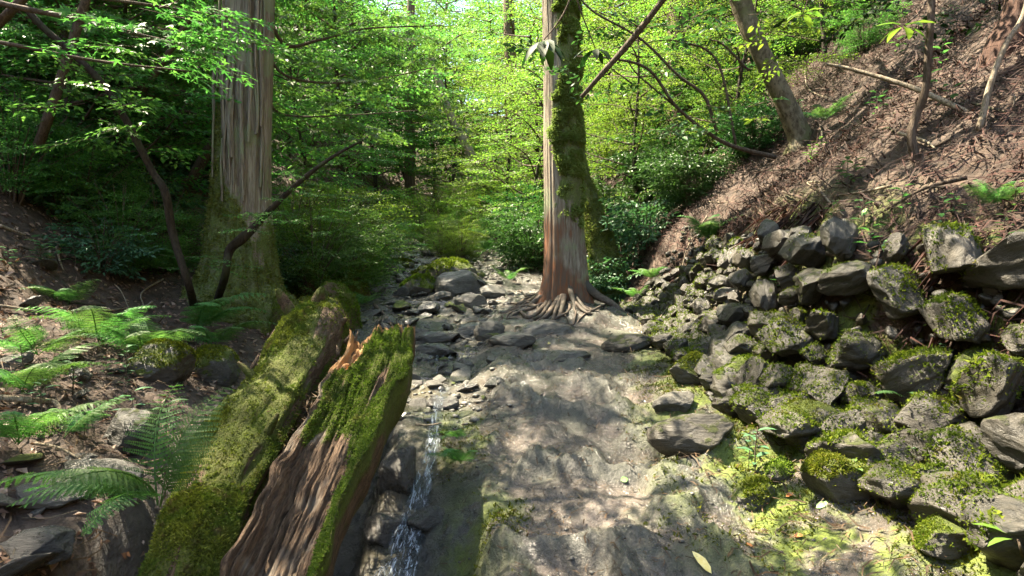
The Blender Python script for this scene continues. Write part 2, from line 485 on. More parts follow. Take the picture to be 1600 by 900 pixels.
# ------------------------------------------------------------------ the valley floor and its banks
def zc(y): return np.interp(y, [-20, -8, 0, 2.7, 5.6, 8.5, 12, 15, 20, 28, 40, 60, 90, 140], [-2, -.7, 0, .27, .67, 1.10, 1.80, 2.34, 3.1, 4.8, 9.0, 17, 27, 40])
def xr(y): return np.interp(y, [-10, 0, 2.4, 3.3, 4.2, 6, 8, 10, 14, 20, 30, 60], [2.6, 2.4, 2.15, 1.85, 1.6, 1.6, 1.65, 1.5, 1.15, .7, .4, 0])
def xl(y): return np.interp(y, [-10, 0, 3, 5, 8, 12, 18, 30, 60], [-1.5, -1.5, -1.6, -2.0, -2.75, -3.1, -3.9, -4.6, -6])
def wallf(y): return 1 - 0.75 * sstep(7.6, 10.5, y)
def wall_top(y): return 1.06 * wallf(y) * (1 - 0.12 * sstep(3.4, 2.0, y))
def falls_edge(y): return np.interp(y, [0, 2, 3, 4, 4.8], [.12, .08, .02, -.16, -.36])

def ridge_(x, y):
    """ribs of bare rock standing out of the mud"""
    rid = 1 - np.abs(fbm(x * 1.5 + 0.7 * y + 4, y * 1.9 - 0.6 * x, 1.0, 4)) * 2.2
    return np.maximum(0, rid - 0.45) * sstep(-0.25, 0.25, vnoise(x * 0.9 + 3, y * 0.8))

def ground(x, y, detail=True):
    x = np.asarray(x, float); y = np.asarray(y, float)
    b = zc(y)
    wob = 0.12 * vnoise(y * 0.9, x * 0.1 + 4.0)
    rec = 0.14 * sstep(9, 7.6, y)
    tr = np.maximum(0, x - xr(y) - wob - rec); tl = np.maximum(0, xl(y) + wob - x)
    wf = wallf(y)
    rise_r = wall_top(y) * sstep(0.0, 0.75, tr) + 0.93 * np.maximum(0, tr - 0.45)
    rise_r = rise_r + (1 - wf) * 0.35 * np.minimum(tr, 2.0)
    # toe of the bank in front of the wall
    toe = sstep(-0.75, 0.05, x - xr(y)) * sstep(6.8, 4.6, y)
    rise_r = rise_r + 0.16 * toe
    rise_l = 0.40 * tl + 0.42 * np.maximum(0, tl - 1.9) + 0.08 * np.maximum(0, tl - 6)
    z = b + rise_r + rise_l
    path = sstep(-0.45, 0.0, x - np.interp(y, [4, 8, 12, 17, 25], [0, -.1, -.5, -.5, -.9])) * (1 - sstep(0.0, 0.5, tr))
    z = z + 0.10 * path * sstep(4.2, 5.2, y) * sstep(14, 9, y)
    # mound of roots and mud below the trunk by the path
    z = z + 0.26 * np.exp(-(((x - 0.8) / 0.75)**2 + ((y - 8.1) / 0.85)**2))
    # trench of the little fall
    e = falls_edge(y)
    w = sstep(0.0, -0.46, x - e + 0.06 * vnoise(y * 4, x * 4)) * sstep(-2.05, -1.35, x) * sstep(4.75, 4.25, y)
    zb = np.interp(y, [-4, 0, 2, 3.1, 3.75, 4.1, 4.5, 4.8], [-1.0, -.75, -.40, -.14, .17, .38, .58, .68]) - 0.32 * sstep(-0.78, -1.0, x)
    z = z * (1 - w) + np.minimum(zb, z) * w
    if detail:
        bank = np.clip(sstep(0.1, 0.8, tr) + sstep(0.0, 0.6, tl), 0, 1)
        far = sstep(10, 30, y)
        mud = path * (1 - bank) * (1 - w)
        q = fbm(x * 1.3, y * 1.3, 2.0, 4)
        z = z + mud * (0.09 * q + 0.22 * ridge_(x, y) * sstep(9, 4, y) + 0.045 * fbm(x * 6, y * 6, 5.0, 4) + 0.012 * fbm(x * 17, y * 17, 2.0, 2))
        stp = (1 - path) * (1 - bank) * (1 - w)
        z = z + stp * (0.085 * fbm(x * 2.4, y * 2.4, 8.0, 4) + 0.03 * fbm(x * 9, y * 9, 3.0, 3))
        z = z + bank * (0.16 * fbm(x * 0.8, y * 0.8, 6.0, 4) + 0.055 * fbm(x * 4, y * 4, 9.0, 4) + 0.012 * fbm(x * 18, y * 18, 1.0, 2)) * (1 + 3 * far)
        z = z + w * (0.09 * fbm(x * 3, y * 3, 7.0, 4) + 0.03 * fbm(x * 10, y * 10, 7.0, 3))
        z = z + 0.05 * toe * fbm(x * 3.2, y * 3.2, 4.0, 4)
    return z

def ground_masks(x, y):
    tr = x - xr(y); tl = xl(y) - x
    n = 0.25 * fbm(x * 1.6, y * 1.6, 12.0, 3)
    path = sstep(-0.45, 0.0, x - np.interp(y, [4, 8, 12, 17, 25], [0, -.1, -.5, -.5, -.9]) + n) * (1 - sstep(-0.1, 0.3, tr + n))
    lit_r = sstep(-0.05, 0.4, tr + n)
    lit_l = sstep(-0.1, 0.5, tl + n)
    lit_l = np.maximum(lit_l, sstep(17, 22, y + 4 * n)); path = path * sstep(26, 21, y) * np.where(y < 4.7, sstep(-.32, .02, x - falls_edge(y) + .5 * n), 1)
    moss = sstep(-0.85, -0.15, tr + n + 0.45 * sstep(4.2, 3.0, y)) * (1 - sstep(0.7, 1.3, tr)) * sstep(8, 5, y)
    moss = np.maximum(moss, sstep(0.32, 0.1, np.abs(x - falls_edge(y) + 0.12)) * sstep(5, 4.4, y) * sstep(2.2, 3.6, y) * sstep(-.05, .2, n + .1))
    return np.stack([path, np.maximum(lit_r, lit_l), moss, np.clip(ridge_(x, y) * 5, 0, 1)], -1)

def gnormal(x, y, e=0.03):
    dx = (ground(x + e, y) - ground(x - e, y)) / (2 * e); dy = (ground(x, y + e) - ground(x, y - e)) / (2 * e)
    return unit(np.stack([-dx, -dy, np.ones_like(dx)], -1))

def on_ground(x, y, dz=0.0): return np.array([x, y, float(ground(np.array([x]), np.array([y]))[0]) + dz])

m, nt = nmat('valley_ground')
a = N_(nt, 'ShaderNodeAttribute', attribute_name='mask'); sp = nt.nodes.new('ShaderNodeSeparateColor'); nt.links.new(a.outputs['Color'], sp.inputs[0])
v = coords(nt, 'Object')
n1 = noise(nt, v, 1.6, 8, 0.65); n2 = noise(nt, v, 9, 8, 0.68); n3 = noise(nt, v, 45, 5, 0.65); n4 = noise(nt, v, 3.4, 6, 0.6)
vo = N_(nt, 'ShaderNodeTexVoronoi', feature='F1'); vo.inputs['Scale'].default_value = 26; nt.links.new(v, vo.inputs['Vector'])
bed = mixc(nt, maprange(nt, n2, 0.35, 0.65), (0.024, 0.023, 0.019), (0.075, 0.07, 0.058))
bed = mixc(nt, maprange(nt, n1, 0.5, 0.62, 0, 0.6), bed, (0.12, 0.105, 0.065))
mud = mixc(nt, maprange(nt, n1, 0.38, 0.62), (0.047, 0.043, 0.037), (0.135, 0.112, 0.095))
mud = mixc(nt, maprange(nt, n2, 0.5, 0.64, 0, 0.8), mud, (0.036, 0.036, 0.030))
mud = mixc(nt, maprange(nt, n3, 0.56, 0.7, 0, 0.6), mud, (0.026, 0.024, 0.020))
mud = mixc(nt, maprange(nt, n3, 0.44, 0.3, 0, 0.5), mud, (0.22, 0.19, 0.16))
mud = mixc(nt, maprange(nt, n4, 0.52, 0.62, 0, 0.75), mud, (0.075, 0.078, 0.056))
mud = mixc(nt, math_(nt, 'MULTIPLY', a.outputs['Alpha'], maprange(nt, n2, 0.3, 0.6, 0.5, 1.0)), mud, mixc(nt, n3, (0.045, 0.047, 0.04), (0.085, 0.085, 0.07)))
soil = mixc(nt, maprange(nt, n2, 0.35, 0.65), (0.03, 0.02, 0.014), (0.09, 0.06, 0.042))
soil = mixc(nt, maprange(nt, n3, 0.5, 0.7, 0, 0.8), soil, (0.075, 0.049, 0.034))
mossy = mixc(nt, maprange(nt, n3, 0.3, 0.7), (0.05, 0.075, 0.012), (0.13, 0.165, 0.025))
n5 = noise(nt, v, 150, 3, 0.7); n6 = noise(nt, v, 20, 6, 0.7, 1.2)
mud = mixc(nt, maprange(nt, n5, 0.58, 0.68, 0, 0.7), mud, (0.19, 0.165, 0.135))
mud = mixc(nt, maprange(nt, n5, 0.42, 0.34, 0, 0.7), mud, (0.02, 0.019, 0.016))
mud = mixc(nt, maprange(nt, n6, 0.56, 0.62, 0, 0.6), mud, (0.032, 0.031, 0.026))
col = mixc(nt, sp.outputs[0], bed, mud)
col = mixc(nt, sp.outputs[1], col, soil)
mf = math_(nt, 'MULTIPLY', sp.outputs[2], maprange(nt, n4, 0.42, 0.56))
col = mixc(nt, mf, col, mossy)
rg = nt.nodes.new('ShaderNodeMix'); nt.links.new(math_(nt, 'MAXIMUM', sp.outputs[1], mf), rg.inputs[0])
nt.links.new(maprange(nt, n4, 0.4, 0.62, 0.10, 0.40), rg.inputs[2]); rg.inputs[3].default_value = 0.85
h = math_(nt, 'ADD', math_(nt, 'MULTIPLY', n2, 1.0), math_(nt, 'MULTIPLY_ADD', n3, 0.45, math_(nt, 'MULTIPLY_ADD', n6, 0.6, math_(nt, 'MULTIPLY', n5, 0.15))))
out(nt, principled(nt, col, rg.outputs[0], bump(nt, h, 0.7, 0.045), 0.45))
M['ground'] = m

def build_ground():
    r = [0.0]
    rad = np.concatenate([[0.35, 0.7], np.geomspace(1.0, 140, 440)])
    a_in = np.linspace(-48, 48, 460); a_out = np.linspace(50, 310, 66)[1:-1]
    th = np.radians(np.concatenate([a_in, a_out]))
    RR, TH = np.meshgrid(rad, th, indexing='ij')
    X, Y = RR * np.sin(TH), RR * np.cos(TH)
    Z = ground(X, Y)
    n = len(th)
    V = np.stack([X, Y, Z], -1).reshape(-1, 3)
    i = np.arange(len(rad) - 1)[:, None] * n; j = np.arange(n)[None]
    F = np.stack([i + j, i + n + j, i + n + (j + 1) % n, i + (j + 1) % n], -1).reshape(-1, 4)
    mb = MB(); mb.add(V, F, ground_masks(X.ravel(), Y.ravel()))
    c = mb.n; mb.v.append(np.array([[0, 0, float(ground(np.zeros(1), np.zeros(1))[0])]])); mb.n += 1; mb.attr.append(np.zeros((1, 4)))
    j = np.arange(n); mb.t.append(np.stack([np.full(n, c), j, (j + 1) % n], -1))
    # faces wind so that normals point up
    mb.q = [q[:, ::-1] for q in mb.q]; mb.t = [t[:, ::-1] for t in mb.t]
    o = link('ground', mb.mesh('ground', M['ground'], True, 'mask'))
    return tag(o, 'muddy grey footpath, stony stream bed and brown leaf-covered banks of the valley', None, None, 'structure')
GROUND = build_ground()

def hit(u, v, d0=1.2, d1=90):
    """where the line of sight through pixel (u, v) meets the ground"""
    d = np.geomspace(d0, d1, 1200)
    k = np.argmax(CAM_Z + (450 - v) / FPX * d < ground((u - 800) / FPX * d, d, False) + 0.22)
    d = d[k] * np.linspace(0.99, 1.28, 160)
    x = (u - 800) / FPX * d; g = ground(x, d)
    k = np.argmax(CAM_Z + (450 - v) / FPX * d < g)
    return np.array([x[k], d[k], g[k]])
# ------------------------------------------------------------------ stones
import bmesh
def ico(sub):
    bm = bmesh.new(); bmesh.ops.create_icosphere(bm, subdivisions=sub, radius=1.0)
    V = np.array([v.co[:] for v in bm.verts]); F = np.array([[v.index for v in f.verts] for f in bm.faces]); bm.free()
    return V, F
ICO3, ICO4 = ico(4), ico(5)

def rock_shape(seed, base, squash=(1, 1, 1), cuts=9, depth=(0.62, 0.92), rough=0.10, strata=0):
    rng = np.random.default_rng(seed)
    V, F = base[0].copy(), base[1]
    for k in range(cuts):
        n = unit(rng.normal(0, 1, 3)); c = rng.uniform(*depth)
        s = V @ n
        V = V - np.maximum(0, s - c)[:, None] * n * 0.93
    r = fbm(V[:, 0] * 1.4 + seed, V[:, 1] * 1.4, V[:, 2] * 1.4, 4) * rough * 1.6 + fbm(V[:, 0] * 5 + seed, V[:, 1] * 5, V[:, 2] * 9, 3) * rough * 0.45
    V = V * (1 + r)[:, None]
    if strata: V = V * (1 + strata * np.tanh(4 * np.sin(V[:, 2] * 15 + 2.5 * V[:, 0] + 3 * fbm(V[:, 0] * 2, V[:, 1] * 2, V[:, 2] * 2 + seed, 2))))[:, None]
    V = V * np.asarray(squash)
    return V, F
def rock_mesh(name, seed, mat, base=ICO3, **kw):
    V, F = rock_shape(seed, base, **kw)
    return MB().add(V, F).mesh(name, mat, True)

def rotm_(rng):
    q = unit(rng.normal(0, 1, 4)); w, x, y, z = q
    return np.array([[1 - 2*(y*y + z*z), 2*(x*y - z*w), 2*(x*z + y*w)], [2*(x*y + z*w), 1 - 2*(x*x + z*z), 2*(y*z - x*w)], [2*(x*z - y*w), 2*(y*z + x*w), 1 - 2*(x*x + y*y)]])
RV = {}
for key, mat in (('rock', 'rock'), ('wet', 'wetrock'), ('moss', 'mossrock'), ('wall', 'wallrock')):
    RV[key] = [rock_mesh('stone', 10 * k + 3, M[mat], ICO4 if key == 'wall' else ICO3, cuts=20 if key == 'wall' else 15, depth=(0.42, 0.8), rough=0.08, strata=.03 if key == 'wall' else 0) for k in range(9)]

def put_rock(name, mesh, loc, size, rng, label, cat='rock', group=None, tilt=0.25, rz=None, rot=None):
    o = link(name, mesh, None, [float(c) for c in loc])
    o.scale = [float(s) for s in size]
    o.rotation_euler = rot or (rng.normal(0, tilt), rng.normal(0, tilt), rng.uniform(0, 6.28) if rz is None else rz)
    if label: tag(o, label, cat, group)
    return o

rngS = np.random.default_rng(5)
# the boulders one can tell apart: u, v of the foot, width and height in pixels, kind, label
BOULDERS = [
    (653, 461, 54, 46, 'moss', 'small boulder covered in bright yellow-green moss standing alone in the stream bed'),
    (722, 459, 78, 46, 'rock', 'flat-topped grey boulder with a dark overhung front, largest in the stream bed'),
    (708, 440, 80, 42, 'moss', 'grey boulder with mossy left side just behind the flat-topped boulder'),
    (805, 420, 34, 18, 'rock', 'dark grey stone beside the far path, at the end of the stream bed'),
    (628, 418, 44, 16, 'moss', 'low mossy rock at the far left edge of the stream bed'),
    (660, 432, 40, 20, 'moss', 'dark mossy rock behind the bright mossy boulder'),
    (570, 453, 90, 20, 'wet', 'long dark slab lying across the left edge of the stream bed'),
    (672, 536, 90, 24, 'wet', 'wet slate slab just above the broken log end'),
    (735, 525, 60, 24, 'wet', 'dark wet stone in mid stream beside the tilted slab'),
    (765, 527, 46, 32, 'rock', 'tilted pale grey slab leaning in mid stream'),
    (800, 538, 70, 24, 'rock', 'rounded tan-grey rock half buried at the edge of the path'),
    (676, 560, 84, 26, 'wet', 'low black slab in the stream above the little fall'),
    (727, 577, 34, 22, 'wet', 'small wet stone standing in the pool above the fall'),
    (735, 480, 50, 26, 'rock', 'greenish rock in front of the flat-topped boulder'),
    (660, 487, 60, 20, 'wet', 'flat wet rock below the bright mossy boulder'),
    (690, 470, 40, 18, 'rock', 'small brown stone between the two mossy boulders'),
    (770, 465, 46, 22, 'rock', 'blue-grey stone left of the tangle of roots'),
    (850, 520, 90, 40, 'ledge', 'rounded muddy boulder set in the path below the roots'),
    (622, 768, 60, 84, 'wet', 'greenish boulder beside the little fall, under the hollow log'),
    (604, 850, 70, 60, 'wet', 'black wet rock at the foot of the fall, against the hollow log'), (668, 830, 60, 40, 'wet', 'black stone the lower fall runs over'), 
    (690, 640, 50, 26, 'wet', 'jagged dark rock at the lip of the little fall'),
    (240, 590, 90, 66, 'moss', 'large dark rock jutting out of the fern-covered bank'),
    (190, 700, 84, 70, 'wall', 'grey rock on the lower bank beside the tall fern'),
    (325, 590, 70, 60, 'moss', 'dark rock below the mossy trunk, behind the mossy log'),
    (1090, 700, 130, 60, 'wall', 'dark green-grey rock outcrop beside the path below the wall'),
    (1060, 640, 70, 30, 'rock', 'dark wet rock at the foot of the wall beside the path'),
    (985, 548, 80, 30, 'wall', 'dark rock at the path edge where the wall begins'),
    (1275, 690, 95, 74, 'moss', 'mossy block with a brown corner at the foot of the wall'),
    (1355, 700, 75, 66, 'moss', 'rounded stone with a bright moss cap at the foot of the wall'),
    (1330, 610, 76, 52, 'wall', 'squarish stone above the bright moss-capped stone'),
    (1445, 620, 95, 74, 'moss', 'upright mossy stone leaning out of the lower wall'),
    (1545, 620, 100, 84, 'moss', 'big pale-topped stone near the wall\'s near end'),
    (1335, 780, 120, 84, 'moss', 'moss-covered hummock of rock below the wall'),
    (1420, 760, 90, 54, 'moss', 'ochre stone with a flat top below the wall'),
    (1225, 745, 60, 34, 'moss', 'small grey stone with a dark hollow beneath it'),
    (1560, 760, 110, 70, 'moss', 'mossy boulder below the near end of the wall'),
    (1190, 790, 90, 40, 'moss', 'low lichen-spotted stone beside the lower path'),
    (1180, 600, 110, 50, 'moss', 'broad moss-covered rock jutting from the lower wall'),
    (1090, 600, 90, 56, 'moss', 'sunlit mossy rock at the low far end of the wall'),
    (1500, 860, 130, 50, 'moss', 'broad mossy stone at the bottom corner by the path'),
    
    
    
    (870, 560, 90, 26, 'ledge', 'muddy rock lump left of the small yellow leaf'), 
    (40, 880, 120, 50, 'wet', 'split slab of dark rock at the bottom of the left bank'),
    (130, 760, 130, 40, 'wet', 'flat layered rock on the left bank below the rock with the fern'),
    (60, 790, 110, 40, 'rock', 'pale grey layered rock on the left bank'),
]
for k, (u, v, w, h, kind, label) in enumerate(BOULDERS):
    p = hit(u, v); s = p[1] / FPX
    big = w * s > 0.28
    mesh = rock_mesh('boulder', 200 + 7 * k, M[{'rock': 'rock', 'ledge': 'ledge', 'wet': 'wetrock', 'moss': 'mossrock', 'wall': 'wallrock'}[kind]], ICO4 if big else ICO3, cuts=12, rough=0.09)
    sx, sz = w * s * 0.56, h * s * 0.62
    sy = min(sx, max(sx * 0.65, sz))
    if kind == 'ledge': sx, sy, sz = sx * 1.3, sx * 1.0, max(sz * 1.8, sx * .5)
    put_rock('boulder' if big else 'stream_stone', mesh, (p[0], p[1] + sy * 0.55, p[2] + sz * (-0.55 if kind == 'ledge' else 0.36)), (sx, sy, sz), rngS, label, 'rock', None, 0.1, rngS.normal(0, 0.35))

# loose stones all over the stream bed and at the path's edge
placed = []
NB = 0
for it in range(9000):
    if NB >= 260: break
    y = 4.9 + 11.5 * rngS.random()**1.15
    lo, hi = xl(y) + 0.15, np.interp(y, [5, 8, 12, 16], [.1, .3, .3, -.2])
    x = lo + (hi - lo) * (rngS.random() * .6 + rngS.random() * .4)
    r = 0.045 + 0.15 * rngS.random()**1.8
    if y > 9: r *= 1.35
    if any((x - a)**2 + (y - b)**2 < (0.8 * (r + c))**2 for a, b, c in placed): continue
    placed.append((x, y, r)); NB += 1
    kind = 'wet' if rngS.random() < 0.5 else ('rock' if rngS.random() < 0.75 else 'moss')
    size = 'pebble-sized' if r < 0.075 else ('fist-sized' if r < 0.12 else 'head-sized')
    tone = {'wet': 'dark wet', 'rock': 'dry grey', 'moss': 'moss-flecked'}[kind]
    where = 'above the little fall' if y < 6.2 else ('beside the roots' if y < 8.4 else ('by the mossy boulders' if y < 11 else 'in the far stream bed'))
    put_rock('stream_stone', RV[kind][rngS.integers(9)], (x, y, r * 0.12), (r * rngS.uniform(.8, 1.35), r * rngS.uniform(.7, 1.1), r * rngS.uniform(.35, .7)), rngS,
             f'{size} {tone} stone {where}', 'stone', f'{size} {tone} stones {where}')

zz = ground(np.array([a for a, b, c in placed]), np.array([b for a, b, c in placed]))
for o, z in zip([o for o in COL.objects if o.name.startswith('stream_stone') and o.get('category') == 'stone'], zz): o.location.z += z
# slabs and stones on the lower left bank
placed2 = []
for it in range(900):
    if len(placed2) >= 46: break
    y = rngS.uniform(2.0, 6.0); x = float(xl(y)) - rngS.uniform(.05, 2.3); r = .05 + .11 * rngS.random()**2
    if any((x - a)**2 + (y - b)**2 < (r + c)**2 for a, b, c in placed2): continue
    placed2.append((x, y, r))
zz = ground(np.array([a for a, b, c in placed2]), np.array([b for a, b, c in placed2]))
for (x, y, r), z in zip(placed2, zz):
    kind = ('wet', 'rock', 'moss')[rngS.integers(3)]; tone = {'wet': 'dark', 'rock': 'grey', 'moss': 'mossy'}[kind]
    where = 'on the lower left bank' if y < 3.7 else 'under the ferns of the left bank'
    put_rock('bank_stone', RV[kind][rngS.integers(9)], (x, y, z + r * .05), (r * rngS.uniform(1.1, 1.9), r * rngS.uniform(.8, 1.2), r * rngS.uniform(.3, .55)), rngS, f'{tone} flat stone {where}', 'stone', f'{tone} flat stones {where}', .3)
# pebbles: nobody could count them
mb = MB()
rp = np.random.default_rng(8)
n = 2600
y = 4.6 + 12 * rp.random(n)**1.3; lo = xl(y) - 0.1; hi = np.interp(y, [4.6, 8, 12, 16], [.35, .4, .3, 0])
x = lo + (hi - lo) * rp.random(n)
kp = rp.random(n) < sstep(-.1, .25, fbm(x * 1.3, y * 1.3, 44.0, 3)); x, y = x[kp], y[kp]; n = len(x)
pv, pf = ico(1)
z = ground(x, y)
for k in range(6):
    sel = np.arange(k, n, 6); V = pv * (1 + 0.25 * rp.normal(0, 1, (len(pv), 1)))
    s = (0.012 + 0.035 * rp.random(len(sel))**2)
    sc = np.stack([s * rp.uniform(.8, 1.3, len(sel)), s * rp.uniform(.7, 1.1, len(sel)), s * rp.uniform(.4, .7, len(sel))], -1)
    P = np.stack([x[sel], y[sel], z[sel] + s * 0.15], -1)
    W = P[:, None, :] + V[None] * sc[:, None, :]
    F = (pf[None] + (np.arange(len(sel)) * len(pv))[:, None, None]).reshape(-1, 3)
    mb.add(W.reshape(-1, 3), F)
n = 2000; y = 1.9 + 5.5 * rp.random(n)**1.4; x = rp.uniform(-.3, 1.7, n); z = ground(x, y)
s = 0.002 + 0.016 * rp.random(n)**4
for k in range(8):
    gv, gf = rock_shape(500 + k, ico(1), cuts=5, depth=(.35, .7), rough=.3); sel = np.arange(k, n, 8); gv = gv * [1.3, .9, .6]
    a_ = rp.uniform(0, 6.28, len(sel)); ca, sa = np.cos(a_), np.sin(a_)
    W = np.stack([gv[None, :, 0] * ca[:, None] - gv[None, :, 1] * sa[:, None], gv[None, :, 0] * sa[:, None] + gv[None, :, 1] * ca[:, None], np.repeat(gv[None, :, 2], len(sel), 0)], -1) * s[sel][:, None, None] + np.stack([x[sel], y[sel], z[sel]], -1)[:, None, :]
    mb.add(W.reshape(-1, 3), (gf[None] + (np.arange(len(sel)) * len(gv))[:, None, None]).reshape(-1, 3))
o = link('gravel', mb.mesh('gravel', M['rock'], False)); tag(o, 'grey gravel and pebbles spread over the stream bed', 'gravel', None, 'stuff')

# ------------------------------------------------------------------ the dry stone wall holding up the bank
def wall_point(y, t):
    wob = 0.12 * vnoise(np.array([y * 0.9]), np.array([xr(y) * 0.1 + 4.0]))[0]
    x = float(xr(y)) + wob + t * 0.78
    return x
WALL = thing('stone_wall', 'old dry stone wall of mossy schist blocks holding up the bank', 'wall', on_ground(2.0, 4.5))
WL = np.array(WALL.location)
rw = np.random.default_rng(21)
wst = []
wall_world = []
cand = []
for it in range(14000):
    y = rw.uniform(1.7, 8.6)
    r = (0.135 * (1 - it / 14000)**1.2 + 0.045) * np.interp(y, [4.2, 6, 8], [1.0, .62, .5]); q = rw.uniform(-0.05, 1.0)
    arc = q * 1.5
    if y > 7.2 and q > 1.0 - (y - 7.2) * 0.35: continue
    if any((y - a)**2 + (arc - b)**2 < (0.80 * (r + c))**2 for a, b, c in wst): continue
    wst.append((y, arc, r))
    if len(wst) >= 295: break
WX = np.array([wall_point(y, arc / 1.5) for y, arc, r in wst]); WY = np.array([y for y, arc, r in wst]); WZ = ground(WX, WY)
WG = (ground(WX + .12, WY, False) - ground(WX - .12, WY, False)) / .24
for y, arc, r in wst:
    q = arc / 1.5
    x = wall_point(y, q)
    p = np.array([x, y, WZ[len(wall_world)]]); gx = WG[len(wall_world)]
    nrm = unit(np.array([-gx, -0.15, 1.0]))
    c = p + nrm * (r * 0.42 + 0.05 * min(1, max(0, 8.5 - y)))
    o = link('stone', RV['wall'][rw.integers(9)], WALL, [float(k) for k in c - WL])
    # broad side along the wall, thickness along the normal
    tx = unit(np.cross([0, 0, 1.0], nrm)) if abs(nrm[2]) < 0.98 else np.array([0, 1.0, 0]); ty = np.cross(nrm, tx)
    Mx = Matrix((Vector(tx), Vector(ty), Vector(nrm))).transposed().to_4x4()
    rot = Euler((rw.normal(0, .22), rw.normal(0, .22), rw.normal(0, .35))).to_matrix().to_4x4()
    sc = (r * rw.uniform(1.35, 2.0), r * rw.uniform(.95, 1.35), r * rw.uniform(.95, 1.3))
    mw = Matrix.Translation(Vector((c - WL).tolist())) @ Mx @ rot @ Matrix.Diagonal((*sc, 1))
    o.matrix_basis = mw
    wall_world.append((o, np.array(mw)))

def moss_on(objs, n, rng, h, w, wfun, blades=3):
    """moss blades on the upper sides of stones; returns a builder in world space"""
    mb = MB(); tot = 0; data = []
    for o, mw, org in objs:
        V = np.empty(len(o.data.vertices) * 3, np.float32); o.data.vertices.foreach_get('co', V); V = V.reshape(-1, 3).astype(float)
        F = np.empty(len(o.data.polygons) * 3, np.int32); o.data.polygons.foreach_get('vertices', F); F = F.reshape(-1, 3)
        V = V @ mw[:3, :3].T + mw[:3, 3] + org
        data.append((V, F)); 
    VV, FF, k = [], [], 0
    for V, F in data: VV.append(V); FF.append(F + k); k += len(V)
    VV, FF = np.concatenate(VV), np.concatenate(FF)
    P, N = sample_surface(VV, FF, n, rng, wfun)
    return tufts(mb, P, N, rng, h, w, blades)
def wmoss(C, N):
    f = fbm(C[:, 0] * 2.2, C[:, 1] * 2.2, C[:, 2] * 2.2 + 3, 3)
    low = sstep(2.0, 0.9, C[:, 2])
    return sstep(-0.1, 0.7, N[:, 2] + 0.35 * low) * sstep(0.05 - 0.40 * low, 0.3 - 0.15 * low, f) / (C[:, 1]**1.2)
mb = moss_on([(o, mw, WL) for o, mw in wall_world], 40000, rw, 0.016, 0.012, wmoss, 3)
part('moss', mb, M['mossblade'], WALL, False, None, 'stuff')
# small rubble packed between the stones
mb = MB(); n = 1100; yy = 1.8 + 6.6 * rw.random(n); qq = rw.random(n)
xx = xr(yy) + .12 * vnoise(yy * .9, xr(yy) * .1 + 4.0) + qq * .8; zz = ground(xx, yy)
rv, rfc = rock_shape(77, ico(2), cuts=8, depth=(.4, .8), rough=.1)
for k in range(n):
    s = rw.uniform(.02, .055); Mq = rotm_(rw)
    mb.add((rv * np.array([1.3, .9, .8]) @ Mq.T) * s + [xx[k] - .05, yy[k], zz[k] + .04], rfc)
part('rubble', mb, M['wallrock'], WALL, True, None, 'stuff')
# the same moss on the boulders that carry any
for o in [o for o in COL.objects if o.name.startswith(('boulder', 'stream_stone')) and o.data.materials[0].name == 'mossy_schist' and o.data.users == 1]:
    mw = np.array(Matrix.LocRotScale(o.location, o.rotation_euler, o.scale))
    d = o.location.y
    n = int(min(2400, max(250, 7000 * o.scale.x * o.scale.y * 30 / d)))
    def f(C, N, s=d): return sstep(-0.2, 0.8, N[:, 2]) * (.04 + sstep(-0.12, 0.4, fbm(C[:, 0] * 6, C[:, 1] * 6, C[:, 2] * 6 + s, 3)))
    t = moss_on([(o, mw, np.zeros(3))], n, rw, 0.003 * d**0.9 if d > 4 else 0.010, 0.0025 * d**0.9 if d > 4 else 0.009, f, 3)
    V, T, Q = t.arrays()
    inv = np.linalg.inv(mw)
    loc = MB().add(V @ inv[:3, :3].T + inv[:3, 3], T)
    c = link('moss', loc.mesh('moss', M['mossblade'], False), o); c['kind'] = 'stuff'

# moss carpet on the ground at the wall's foot and on the trench edge
mb = MB()
n = 52000
x = rw.uniform(-0.7, 2.6, n); y = 1.9 + 4.6 * rw.random(n)**1.4
mk = ground_masks(x, y)[:, 2] * sstep(-0.15, 0.2, fbm(x * 3.4, y * 3.4, 31.0, 3))
keep = rw.random(n) < mk
x, y = x[keep], y[keep]
tufts(mb, np.stack([x, y, ground(x, y)], -1), gnormal(x, y), rw, 0.016, 0.011, 3)
o = link('ground_moss', mb.mesh('ground_moss', M['mossblade'], False)); tag(o, 'yellow-green moss carpet on the ground below the stone wall', 'moss', None, 'stuff')

# ------------------------------------------------------------------ water
m, nt = nmat('stream_water')
v = coords(nt, 'Object')
hh = math_(nt, 'ADD', noise(nt, v, 7, 4, 0.6, 0.5), math_(nt, 'MULTIPLY', noise(nt, v, 26, 3), 0.35))
nb = bump(nt, hh, 0.6, 0.03)
tr_ = N_(nt, 'ShaderNodeBsdfTransparent'); tr_.inputs[0].default_value = (0.74, 0.77, 0.68, 1)
gl = N_(nt, 'ShaderNodeBsdfGlossy'); gl.inputs['Roughness'].default_value = 0.06; nt.links.new(nb, gl.inputs['Normal'])
fr = N_(nt, 'ShaderNodeFresnel'); fr.inputs[0].default_value = 1.33; nt.links.new(nb, fr.inputs['Normal'])
mx = N_(nt, 'ShaderNodeMixShader'); nt.links.new(fr.outputs[0], mx.inputs[0]); nt.links.new(tr_.outputs[0], mx.inputs[1]); nt.links.new(gl.outputs[0], mx.inputs[2])
out(nt, mx.outputs[0]); M['water'] = m
m, nt = nmat('falling_water')
fa = N_(nt, 'ShaderNodeAttribute', attribute_name='mask')
mp = nt.nodes.new('ShaderNodeMapping'); mp.inputs['Scale'].default_value = (1.7, 5.5, 9); nt.links.new(fa.outputs['Vector'], mp.inputs['Vector'])
nn = noise(nt, mp.outputs[0], 2.2, 6, 0.72, 1.0)
